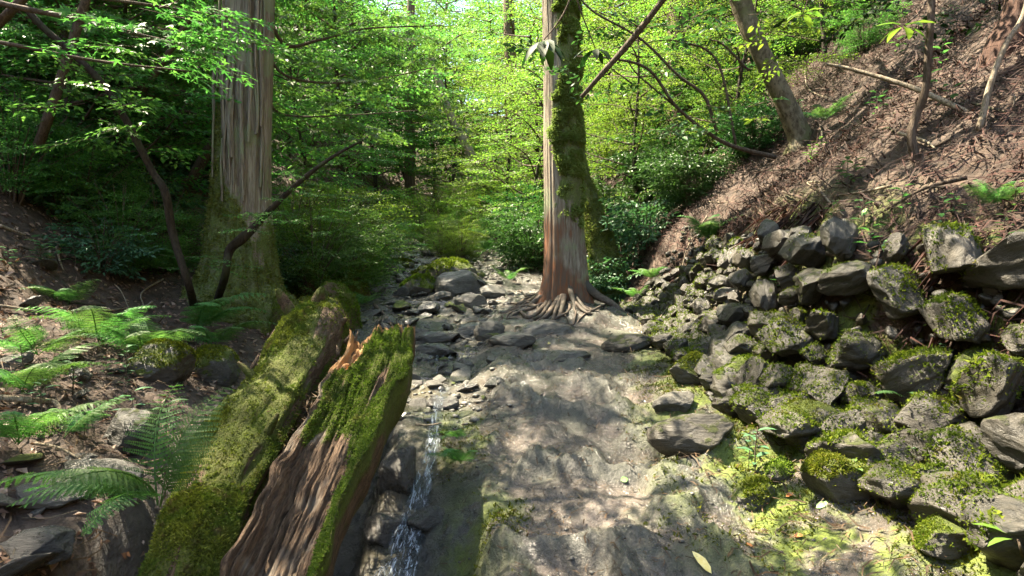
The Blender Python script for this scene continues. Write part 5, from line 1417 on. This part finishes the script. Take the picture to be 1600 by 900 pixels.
specs = []  # added unseen sprays, each set up-sun of the ground it is to dapple
n_ = 0
while n_ < 136:
    tx, ty = rg_.uniform(-.4, 2.9), (rg_.uniform(1.9, 4.2) if n_ % 5 < 3 else rg_.uniform(4.2, 6.6))
    if n_ >= 84: tx, ty = rg_.uniform(-2.3, 1.0), rg_.uniform(6.4, 11)
    if float(fbm(np.array([tx * 1.1]), np.array([ty * 1.1]), 71.0, 2)[0]) < -.05: continue
    n_ += 1
    tz = float(ground(np.array([tx]), np.array([ty]), False)[0]); sl = np.array([sun_dir.x, sun_dir.y]) / sun_dir.z
    h = (1.75 + .472 * ty - tz) / (1 - .472 * sl[1]) + rg_.uniform(.5, 1.5)
    x, y, z = tx + sl[0] * h, ty + sl[1] * h, tz + h
    specs.append((800 + x / y * FPX, 450 - (z - CAM_Z) / y * FPX, y, rg_.uniform(0, 360), rg_.normal(0, .15), rg_.uniform(.7, 1.0)))
bough('added_shade_maple', 'added maple boughs arching over the path just above the picture, dappling its ground', 'tree', specs, SPN, T_MAPLE, M['maple'],
      [([np.array(p) for p in ((-4.9, 6.3, 3.0), (-3.6, 6.0, 5.6), (-1.6, 5.8, 5.9), (.6, 5.4, 5.4), (1.8, 5.0, 5.2))], .05), ([np.array(p) for p in ((-4.6, 7.6, 4.0), (-2.8, 7.4, 6.2), (-.6, 7.6, 6.4), (1.6, 7.8, 6.3))], .04), ([np.array(p) for p in ((-4.2, 4.9, 3.6), (-2.4, 4.6, 4.9), (-.4, 4.4, 4.7), (1.2, 4.2, 4.5))], .035)])

# added unseen sprays, hung on the leaning tree up-sun to dapple the slope
specs = []
while len(specs) < 60:
    tx, ty = rg_.uniform(2.6, 6.2), rg_.uniform(3.2, 9.5)
    if float(fbm(np.array([tx * .9]), np.array([ty * .9]), 37.0, 2)[0]) < -.1: continue
    tz = float(ground(np.array([tx]), np.array([ty]), False)[0]); sl = np.array([sun_dir.x, sun_dir.y]) / sun_dir.z
    h = max(.8, (1.75 + .472 * ty - tz) / (1 - .472 * sl[1])) + rg_.uniform(.5, 1.4)
    x, y, z = tx + sl[0] * h, ty + sl[1] * h, tz + h
    specs.append((800 + x / y * FPX, 450 - (z - CAM_Z) / y * FPX, y, rg_.uniform(0, 360), rg_.normal(0, .15), rg_.uniform(.7, 1.05)))
bough('x', 'x', 'x', specs, SPN, T_DIA, M['maple'], [], T4)

specs = [(u + rg_.normal(0, 22), v + rg_.normal(0, 12), d + rg_.normal(0, .2), rg_.uniform(0, 360), rg_.normal(-.15, .2), rg_.uniform(.5, .85)) for (u, v, d) in [(1290, 5, 6.6), (1340, 15, 6.5), (1390, -5, 6.4), (1240, 35, 6.8), (1460, 8, 6.2), (1520, -5, 6.1), (1570, 15, 6.0), (1330, 45, 6.8), (1200, 10, 7.0), (1420, 30, 6.4), (1560, 45, 6.0), (1500, 25, 6.1)] for j in range(2)]
bough('x', 'x', 'x', specs, SP_BROAD, T_OVAL, M['shadedleaf'], [], T5)
# ------------------------------------------------------------------ ferns
rfn = np.random.default_rng(404)
def frond_mesh(seed, L=0.55, pairs=20, arch=0.35, wide=0.25, mat='fern'):
    r_ = np.random.default_rng(seed); mb = MB()
    s = np.linspace(0, 1, 14); spine = np.stack([0.04 * np.sin(s * 2 + seed) * L, s * L, L * (0.55 * s * (1 - .2 * s) * arch * 2 - arch * 1.15 * s**2.4)], -1)
    tube(mb, spine, [.004, .003, .001], 4, 14, cap=False)
    P, D, Nn, S = [], [], [], []
    T, A, B = frames(spine)
    for k in range(pairs):
        f = .14 + .86 * k / pairs
        i = f * 13; a = int(i); p = spine[a] * (1 - i + a) + spine[min(13, a + 1)] * (i - a); t = T[a]
        l = wide * L * math.sin(PI * min(1, (f * .93 + .07))**.75)**.8 * (1.08 - .35 * f) + .01
        for sg in (1, -1):
            x = np.array([sg, 0, 0.0]); d = unit(x + t * .42 + [0, 0, -.18 + r_.normal(0, .06)])
            m = max(4, int(l / .010)); n_ = unit(np.cross(d, t) * sg * -1 + [0, 0, .6])
            for q in range(m):
                g = (q + .5) / m; pl = .017 * L / .55 * (1 - .7 * g) + .003
                for s2 in (1, -1):
                    P.append(p + d * l * g - np.array([0, 0, .12 * l * g * g])); D.append(unit(np.cross(n_, d) * s2 + d * .55)); Nn.append(n_ + r_.normal(0, .12, 3)); S.append(pl)
    leaves(mb, np.array(P), np.array(D), np.array(Nn), np.array(S), tmpl_diamond(.70, .04, .05))
    return mb.mesh('frond', M[mat], False)
FRONDS = [frond_mesh(k, pairs=15 + k % 3, arch=.25 + .08 * k) for k in range(4)]
def fern(label, p, n, size, face=None, spread=1.0, tilt=0.25, group=None):
    t = thing('fern', label, 'fern', p, group)
    for k in range(n):
        az = (k * 2 * PI / n + rfn.normal(0, .25)) if face is None else (face + spread * ((k + .5) / n - .5) + rfn.normal(0, .12))
        o = link('frond', FRONDS[rfn.integers(4)], t)
        o.rotation_euler = Euler((tilt + rfn.normal(0, .12), rfn.normal(0, .15), az - PI / 2), 'XYZ')
        s = size / .55 * rfn.uniform(.75, 1.15); o.scale = (s, s, s)
    return t
def D2(deg): return R(deg)
for (u, v, d, n, size, face, spr, tilt, lab) in [(245, 790, 2.55, 3, .62, 75, .7, 1.0, 'tall upright fern beside the mossy log'), (250, 775, 2.5, 4, .50, 235, 1.5, .35, 'fern hanging over the mossy log\'s left flank'),
        (225, 780, 2.4, 4, .55, 195, 1.2, .25, 'large fern spreading over the bottom of the left bank')]:
    fern(lab, px(u, v, d), n, size, R(face), spr, tilt)
FERNS = [
    # u, v of the crown, fronds, frond length in px, facing degrees (0 = right, 270 = to the viewer), spread, label
        (310, 520, 5, 130, 350, 2.4, 'fern with a long frond under the thick cedar'), (230, 560, 6, 140, 240, 4, 'broad fern on the bank below the dark sapling'), (160, 540, 6, 130, 270, 5, 'fern on the bank left of the broad fern'),
    (40, 620, 6, 150, 300, 4, 'fern at the left edge above the pale branch'), (30, 700, 5, 150, 310, 3, 'fern at the left edge below the pale branch'), (110, 480, 4, 90, 280, 3, 'single pale fern on the brown leaf litter'), (100, 690, 4, 110, 60, 1.4, 'narrow upright fern beside the rock on the lower bank'),
    (270, 430, 7, 110, 250, 5, 'fern against the left side of the mossy cedar foot'), (60, 560, 5, 120, 320, 3, 'small fern in the shade of the left bank'), (335, 545, 4, 100, 300, 3, 'fern on the dark rock below the cedar'),
    (735, 395, 8, 70, None, 0, 'fern at the foot of the round bright shrub'), (690, 390, 7, 70, None, 0, 'fern beside the far cascade'), (765, 395, 7, 60, None, 0, 'fern at the edge of the far path'),
    (795, 440, 5, 40, None, 0, 'tiny fern growing among the cedar roots'), (835, 375, 8, 70, None, 0, 'fern under the dark shrub beside the far path'), (565, 478, 6, 46, None, 0, 'small fern on the mossy stump by the stream'), (860, 372, 7, 60, None, 0, 'fern close behind the cedar by the path'),
    (500, 540, 5, 46, None, 0, 'small fern on top of the mossy log'), (545, 575, 4, 44, None, 0, 'little fern in the gap between the two logs'), (470, 530, 5, 50, None, 0, 'little fern at the head of the mossy log'),
    (720, 730, 6, 70, 220, 2.6, 'small fern hanging on the trench edge beside the fall'), (715, 690, 4, 50, 240, 2, 'tiny fern above the one beside the fall'),
    (1110, 380, 5, 80, 250, 2, 'bright fern hanging from the top of the wall'), (1020, 440, 5, 50, 230, 2.5, 'small fern on the dark far part of the wall'), (1000, 470, 4, 46, 230, 2.5, 'small bluish fern near the wall\'s far foot'), (1430, 640, 4, 70, 240, 2.5, 'fern sprouting between the lower wall stones'),
    (1240, 555, 4, 50, 220, 2, 'small bright fern low in the middle of the wall'), (1225, 525, 3, 44, 180, 1.5, 'tiny fern above the one in the middle of the wall'), (940, 345, 6, 60, None, 0, 'fern at the foot of the slimmer mossy trunk'), (985, 330, 6, 60, None, 0, 'fern in the leaf litter below the laurel'),
    (1080, 190, 6, 70, None, 0, 'fern on the slope below the peeling trunk'), (1290, 190, 5, 70, None, 0, 'fern on the slope right of the leaning tree'), (1560, 330, 5, 70, 240, 2.5, 'fern on the wall top at the right edge'), (1010, 320, 6, 60, None, 0, 'fern on the slope above the far end of the wall'),
    (470, 420, 6, 70, None, 0, 'fern below the leafy shrub right of the cedar'), (590, 395, 7, 66, None, 0, 'fern under the overhanging green shrub'), (530, 405, 7, 66, None, 0, 'fern under the nearest green shrub'),
]
for (u, v, n, lp, face, spr, lab) in FERNS:
    p = hit(u, v); s = p[1] / FPX
    fern(lab, p + [0, 0, .02], n, min(.75, lp * s * .95), None if face is None else R(face), spr, .5)

# small leafy seedlings on the banks
SEED = []
for k in range(3):
    r_ = np.random.default_rng(600 + k); mb = MB(); st = MB()
    for j in range(7):
        a = j * 2.4; h = .05 + .025 * j
        d = unit(np.array([math.cos(a), math.sin(a), .25])); leaves(mb, np.array([[d[0] * .01, d[1] * .01, h]]), d[None], np.array([[0, 0, 1.0]]), np.array([.075 * r_.uniform(.7, 1.2)]), T_OVAL)
    tube(st, [[0, 0, -.03], [.01, 0, .1], [0, .01, .22]], [.004, .003, .002], 5, 8)
    SEED.append(proto('seedling', 'x', 'seedling', [('stem', st, M['twig'], True), ('leaves', mb, M['aoki'] if k else M['fern'], True)]))
ZONES = [((0, 420, 280, 420), 26, 'glossy seedling on the shaded upper left bank'), ((0, 560, 300, 700), 14, 'glossy seedling among the ferns of the left bank'), ((1180, 330, 1600, 480), 12, 'seedling in a crevice of the upper wall'), ((1150, 560, 1590, 800), 14, 'seedling on the mossy foot of the wall'),
         ((950, 230, 1350, 320), 16, 'seedling in the cedar litter above the wall'), ((420, 400, 560, 480), 14, 'seedling beside the stream below the shrubs'), ((1250, 20, 1560, 200), 12, 'seedling high on the right slope')]
for (a, b, c, d), n, lab in ZONES:
    for k in range(n):
        p = hit(rfn.uniform(a, c), rfn.uniform(min(b, d), max(b, d)))
        place(SEED[rfn.integers(3)], p, rfn.uniform(0, 6.28), rfn.uniform(.6, 1.3), lab, lab.replace('seedling', 'seedlings'))

# ------------------------------------------------------------------ litter: dead leaves, cedar sprays, twigs (nobody could count them)
rl2 = np.random.default_rng(900)
def litter_pts(n, uv, dmax=22):
    """points on the ground spread over a patch of the slope in plan: x0, x1, y0, y1"""
    x0, x1, y0, y1 = uv
    y = y0 + (y1 - y0) * rl2.random(n)**1.5; x = x0 + (x1 - x0) * rl2.random(n)
    return x, y
mb = MB()
x, y = litter_pts(26000, (-9.5, -1.4, 1.6, 16)); k = rl2.random(len(x)) < ground_masks(x, y)[:, 1]; x, y = x[k], y[k]
Nn = gnormal(x, y); d = unit(np.cross(Nn, rl2.normal(0, 1, Nn.shape)) + Nn * rl2.normal(.1, .25, (len(x), 1)))
leaves(mb, np.stack([x, y, ground(x, y) + .018], -1), d, Nn + rl2.normal(0, .35, Nn.shape), rl2.uniform(.03, .08, len(x)), tmpl_diamond(.5, .12, .1))
o = link('leaf_litter', mb.mesh('leaf_litter', M['litter'], False)); tag(o, 'brown dead leaves littering the shaded left bank', 'leaf litter', None, 'stuff')

def strips(mb, x, y, L, W, bias, lift=.02):
    """curved thin strips lying on the slope, mostly along direction bias (x, y)"""
    n = len(x); Nn = gnormal(x, y)
    d = np.stack([bias[0] + rl2.normal(0, .75, n), bias[1] + rl2.normal(0, .75, n), np.zeros(n)], -1)
    d = unit(d - (d * Nn).sum(1)[:, None] * Nn); s = np.cross(Nn, d)
    c = np.stack([x, y, ground(x, y) + .015], -1)
    l = (L * rl2.uniform(.4, 1.3, n))[:, None]; w = (W * rl2.uniform(.6, 1.5, n))[:, None]; cv = rl2.normal(0, .18, n)[:, None]; up = np.abs(rl2.normal(0, lift, n))[:, None]
    a = c - d * l * .5; m = c + s * l * cv + Nn * up; b = c + d * l * .5 + Nn * np.abs(rl2.normal(0, lift, n))[:, None]
    V = np.stack([a - s * w * .5, a + s * w * .5, m - s * w * .5 + Nn * w * .4, m + s * w * .5 + Nn * w * .4, b - s * w * .2, b + s * w * .2], 1).reshape(-1, 3)
    F = (np.array([[0, 1, 3, 2], [2, 3, 5, 4]])[None] + (np.arange(n) * 6)[:, None, None]).reshape(-1, 4)
    mb.add(V, F)
mb = MB()
x, y = litter_pts(90000, (1.3, 10.5, 2.0, 18)); tr = x - xr(y); k = rl2.random(len(x)) < sstep(.45, .8, tr) * sstep(9, 5, tr) * (.5 + .5 * sstep(-.25, .2, fbm(x * 1.4, y * 1.4, 61.0, 3)))
x, y = x[k], y[k]; h_ = len(x) // 2; strips(mb, x[:h_], y[:h_], .11, .011, (-.7, -.4), .02); strips(mb, x[h_:], y[h_:], .30, .008, (-.7, -.4), .05)
# fronds and roots spilling over the wall's top edge
n = 1500; y = 1.9 + 6 * rl2.random(n); x = xr(y) + rl2.uniform(.72, 1.0, n); z = ground(x, y) + .03
sp_ = sstep(-.05, .25, fbm(y * 1.6, x * .2, 88.0, 2)) > rl2.random(n); x, y, z = x[sp_], y[sp_], z[sp_]; n = len(x)
d = unit(np.stack([-.6 + rl2.normal(0, .2, n), rl2.normal(-.1, .3, n), -.75 + rl2.normal(0, .2, n)], -1))
leaves(mb, np.stack([x, y, z], -1), d, unit(np.stack([-np.ones(n), rl2.normal(0, .3, n), .6 * np.ones(n)], -1)), rl2.uniform(.12, .42, n), tmpl_diamond(.05, .01, .08))
x, y = litter_pts(14000, (.3, 2.6, 6.5, 12)); k = rl2.random(len(x)) < ground_masks(x, y)[:, 1]; strips(mb, x[k], y[k], .12, .010, (-.5, -.5))
o = link('cedar_litter', mb.mesh('cedar_litter', M['needle'], False)); tag(o, 'red-brown cedar sprays and needles covering the slope above the wall', 'leaf litter', None, 'stuff')
mb = MB()
x, y = litter_pts(9000, (-9, -1.2, 1.6, 14)); k = rl2.random(len(x)) < ground_masks(x, y)[:, 1]; strips(mb, x[k], y[k], .16, .006, (.6, -.4), .03)
x, y = litter_pts(2200, (-.4, 1.8, 2.2, 7)); strips(mb, x, y, .05, .005, (.3, -.3), .004)
x, y = litter_pts(1300, (1.0, 3.0, 2.0, 8)); strips(mb, x, y, .11, .007, (-.4, -.4), .015)
o = link('twig_litter', mb.mesh('twig_litter', M['needle'], False)); tag(o, 'thin brown twigs and needles scattered over bank, path and wall foot', 'leaf litter', None, 'stuff')
# low green growth on the far slopes, too far off to tell the plants apart
mb = MB(); n = 15000; y = 13 + 50 * rl2.random(n)**1.3; x = rl2.uniform(-1, 1, n) * (5 + .75 * y) - 1
kp = (np.abs(x + .5) > np.interp(y, [13, 20, 25], [3.2, 2.2, 0])) & (x < 4 + .35 * y) & (rl2.random(n) < .2 + sstep(-.2, .2, fbm(x * .5, y * .5, 23.0, 3))); x, y = x[kp], y[kp]; n = len(x)
a_ = rl2.uniform(0, 6.28, n)
leaves(mb, np.stack([x, y, ground(x, y) + rl2.uniform(0, .5, n)], -1), np.stack([np.cos(a_), np.sin(a_), rl2.normal(.3, .3, n)], -1), unit(np.array([0, -.2, 1.0]) + rl2.normal(0, .5, (n, 3))), rl2.uniform(.12, .3, n) * (1 + y / 60), tmpl_diamond(.5, .1, .15))
o = link('undergrowth', mb.mesh('undergrowth', M['maple'], False)); tag(o, 'low green undergrowth covering the far slopes of the valley', 'undergrowth', None, 'stuff')
# a heap of needles caught between the two logs
mb = MB(); x = rl2.uniform(-1.45, -.95, 1600); y = rl2.uniform(3.4, 4.6, 1600)
c = np.stack([x, y, .62 + .28 * (y - 3.4) + .05 * rl2.normal(0, 1, 1600)], -1); d = unit(rl2.normal(0, 1, (1600, 3)) * [1, 1, .35])
leaves(mb, c, d, unit(rl2.normal(0, 1, (1600, 3))), rl2.uniform(.05, .14, 1600), tmpl_diamond(.07, .01, .1))
o = link('needle_heap', mb.mesh('needle_heap', M['needle'], False)); tag(o, 'heap of brown needles and twigs caught between the two logs', 'leaf litter', None, 'stuff')

# ------------------------------------------------------------------ fallen branches one can pick out
def ground_stick(label, uvs, r0, mat='palestick', lift=.03):
    pts = []
    for (u, v) in uvs: p = hit(u, v); p[2] += lift; pts.append(p)
    return stem_thing('fallen_branch', label, pts, np.linspace(r0, r0 * .45, len(pts)), M[mat], 'branch', 8, .2, None, 'stick', seed=uvs[0][0])
ground_stick('long pale branch curving across the left bank litter', [(0, 484), (80, 494), (160, 491), (240, 480)], .012)
ground_stick('pale forked branch slanting down the left bank to the ferns', [(238, 476), (205, 500), (165, 540), (120, 560), (60, 580)], .012)
ground_stick('grey branch lying at the left edge between the ferns', [(0, 630), (45, 634), (85, 636), (95, 655)], .022)
ground_stick('thin bent twig above the layered rock on the left bank', [(55, 702), (95, 710), (130, 730)], .010)
ground_stick('short stick on the litter below the dark sapling', [(255, 440), (222, 462), (225, 485)], .012)
ground_stick('pale thin branch on the dark slope at the far left', [(0, 358), (40, 372)], .02)
ground_stick('white twig on the dark left slope', [(60, 378), (85, 384), (105, 392)], .010)
ground_stick('long thin green stem hanging down the far part of the wall', [(1105, 350), (1075, 400), (1055, 470), (1020, 525)], .010, 'palestick', .10)
ground_stick('dry yellow stem beside the green stem on the wall', [(1060, 440), (1056, 480), (1050, 510)], .008, 'palestick', .08)
ground_stick('broken brown branch below the near end of the wall', [(1500, 745), (1530, 775), (1565, 795)], .022, 'twig')
ground_stick('dark stick beside the brown branch below the wall', [(1480, 815), (1520, 805), (1555, 795)], .010, 'darkbark')
ground_stick('thin stick on the litter at the wall\'s top', [(1095, 318), (1125, 320), (1155, 318)], .010)
ground_stick('curved pale branch on the slope below the small evergreen', [(1100, 225), (1130, 245), (1160, 240), (1205, 238)], .014)
ground_stick('dark root crossing the slope right of the leaning tree', [(1235, 130), (1270, 142), (1310, 144)], .016, 'darkbark')
ground_stick('short pale stick in the water channel by the fall', [(650, 690), (668, 692), (690, 688)], .009, 'palestick', .12)
ground_stick('old grey root snag beside the stream left of the log end', [(585, 480), (600, 495), (618, 520)], .03, 'twig')
rs_ = np.random.default_rng(321)
for k in range(30):
    u, v = rs_.uniform(1010, 1590), rs_.uniform(110, 320); u2, v2 = u + rs_.normal(0, 60), v + abs(rs_.normal(18, 22)); r0 = rs_.uniform(.006, .016)
    pl = [(u, v), ((u + u2) / 2 + rs_.normal(0, 8), (v + v2) / 2 + rs_.normal(0, 5)), (u2, v2)]
    pale = k % 3 == 0
    t = ground_stick('x', [(int(a), b) for a, b in pl], r0, 'palestick' if pale else ('twig' if k % 2 else 'darkbark'), .04 + .04 * rs_.random())
    lab = ('pale dead stick' if pale else 'brown dead stick') + ' lying on the litter slope above the wall'; t['label'] = lab; t['group'] = lab.replace('stick', 'sticks')
for k in range(16):
    u, v = rs_.uniform(10, 300), rs_.uniform(300, 500); u2, v2 = u + rs_.normal(0, 60), v + rs_.normal(15, 15)
    t = ground_stick('x', [(int(u), v), (int(u + u2) // 2, (v + v2) / 2 + rs_.normal(0, 6)), (int(u2), v2)], rs_.uniform(.006, .014), 'palestick' if k % 3 == 0 else 'darkbark', .04)
    lab = 'dead stick lying on the brown left bank'; t['label'] = lab; t['group'] = 'dead sticks lying on the brown left bank'
# dead drooping cedar spray by the lower wall
p0 = hit(1470, 750); t = thing('dead_cedar_spray', 'dried brown cedar spray fallen below the wall', 'branch', p0)
part('stem', tube(MB(), [p0 + [0, 0, .04], hit(1430, 770) + [0, 0, .05], hit(1385, 800) + [0, 0, .03]], [.007, .005, .002], 6, 14), M['needle'], t)
for k in range(9):
    a = hit(1460 - k * 9, 752 + k * 5) + [0, 0, .04]; b = a + np.array([rl2.normal(-.06, .05), -.06 + rl2.normal(0, .03), rl2.normal(-.01, .02)])
    part('side_spray', tube(MB(), [a, (a + b) / 2 + [0, 0, .012], b], [.006, .005, .0015], 5, 8, .4, k), M['needle'], t)

# ------------------------------------------------------------------ single leaves one can pick out
M['whiteleaf'] = mat_plain('pale_leaf', (0.62, 0.66, 0.62), (0.70, 0.74, 0.70), .6, 30)
M['yellowleaf'] = mat_plain('yellow_leaf', (0.62, 0.50, 0.16), (0.70, 0.62, 0.30), .5, 30)
M['greenleaf'] = mat_plain('fallen_green_leaf', (0.16, 0.30, 0.10), (0.22, 0.38, 0.15), .45, 30)
M['orangeleaf'] = mat_plain('orange_leaf', (0.50, 0.16, 0.05), (0.60, 0.26, 0.09), .5, 30)
def fallen_leaf(label, u, v, size, mat, az, d=None, w=.5, dz=.012, n=None):
    p = hit(u, v) if d is None else px(u, v, d); p = p + [0, 0, dz]
    nn = (gnormal(p[0:1], p[1:2])[0] if n is None else unit(np.array(n))); dd = np.array([math.cos(R(az)), math.sin(R(az)), 0.0]); dd = unit(dd - dd @ nn * nn)
    mb = leaves(MB(), p[None], dd[None], nn[None], np.array([size]), tmpl_oval(w, .06, .08))
    return solo('fallen_leaf', mb, M[mat], label, 'leaf', p)
fallen_leaf('pale white fallen leaf lying on the mossy log', 368, 664, .085, 'whiteleaf', 10, 3.62, .7, .0, (0, -.5, 1))
fallen_leaf('long yellow leaf standing at the bottom of the path', 1112, 905, .13, 'yellowleaf', 110, None, .32, .02)
fallen_leaf('small yellow leaf on the grey mud below the roots', 856, 540, .06, 'yellowleaf', 60)
fallen_leaf('yellow leaf at the foot of the far wall', 1000, 508, .07, 'yellowleaf', 20)
fallen_leaf('round green leaf lying in the middle of the path', 970, 755, .05, 'greenleaf', 30, None, .8)
fallen_leaf('green leaf lying on a stone in the upper wall', 1390, 402, .12, 'greenleaf', 200, None, .7, .12)
fallen_leaf('pale green leaf high on the wall', 1355, 352, .07, 'greenleaf', 190, None, .6, .12)
fallen_leaf('orange leaf on the pale ground by the lower path', 1228, 780, .05, 'orangeleaf', 20)
fallen_leaf('orange leaf beside the low lichen-spotted stone', 1200, 792, .045, 'orangeleaf', 100)
fallen_leaf('red-orange leaf on the sunny lower right ground', 1240, 842, .05, 'orangeleaf', 5)
fallen_leaf('orange leaf near the path edge at lower right', 1178, 860, .04, 'orangeleaf', 140)
fallen_leaf('dead leaf near the ochre stone below the wall', 1424, 712, .06, 'orangeleaf', 60)
fallen_leaf('pale green leaf on the ground below the moss hummock', 1275, 798, .08, 'greenleaf', 10)
fallen_leaf('small dark green leaf on the hollow log\'s brown face', 506, 786, .05, 'greenleaf', 40, 2.86, .5, 0, (0, -.7, .7))
fallen_leaf('brown leaf on the upper mossy log', 378, 630, .04, 'orangeleaf', 20, 3.85, .5, 0, (0, -.5, 1))

# ------------------------------------------------------------------ where look-alikes share a phrase, say which one it is, counted across the picture
ORD = ['leftmost', 'second from left', 'third from left', 'fourth from left', 'fifth from left', 'sixth from left', 'seventh from left', 'eighth from left', 'ninth from left', 'tenth from left']
def spoken(k, n):
    if k < 10: return ORD[k]
    if n - 1 - k < 10: return ORD[n - 1 - k].replace('left', 'right')
    return f'{k + 1}th from left'
sets = {}
for o in COL.objects:
    if o.parent is None and 'group' in o and 'label' in o: sets.setdefault(o['label'], []).append(o)
for lab, os_ in sets.items():
    if len(os_) < 2: continue
    os_.sort(key=lambda o: o.location.x / max(.5, o.location.y))
    for k, o in enumerate(os_): o['label'] = f"{spoken(k, len(os_))} of the {o['group']}"
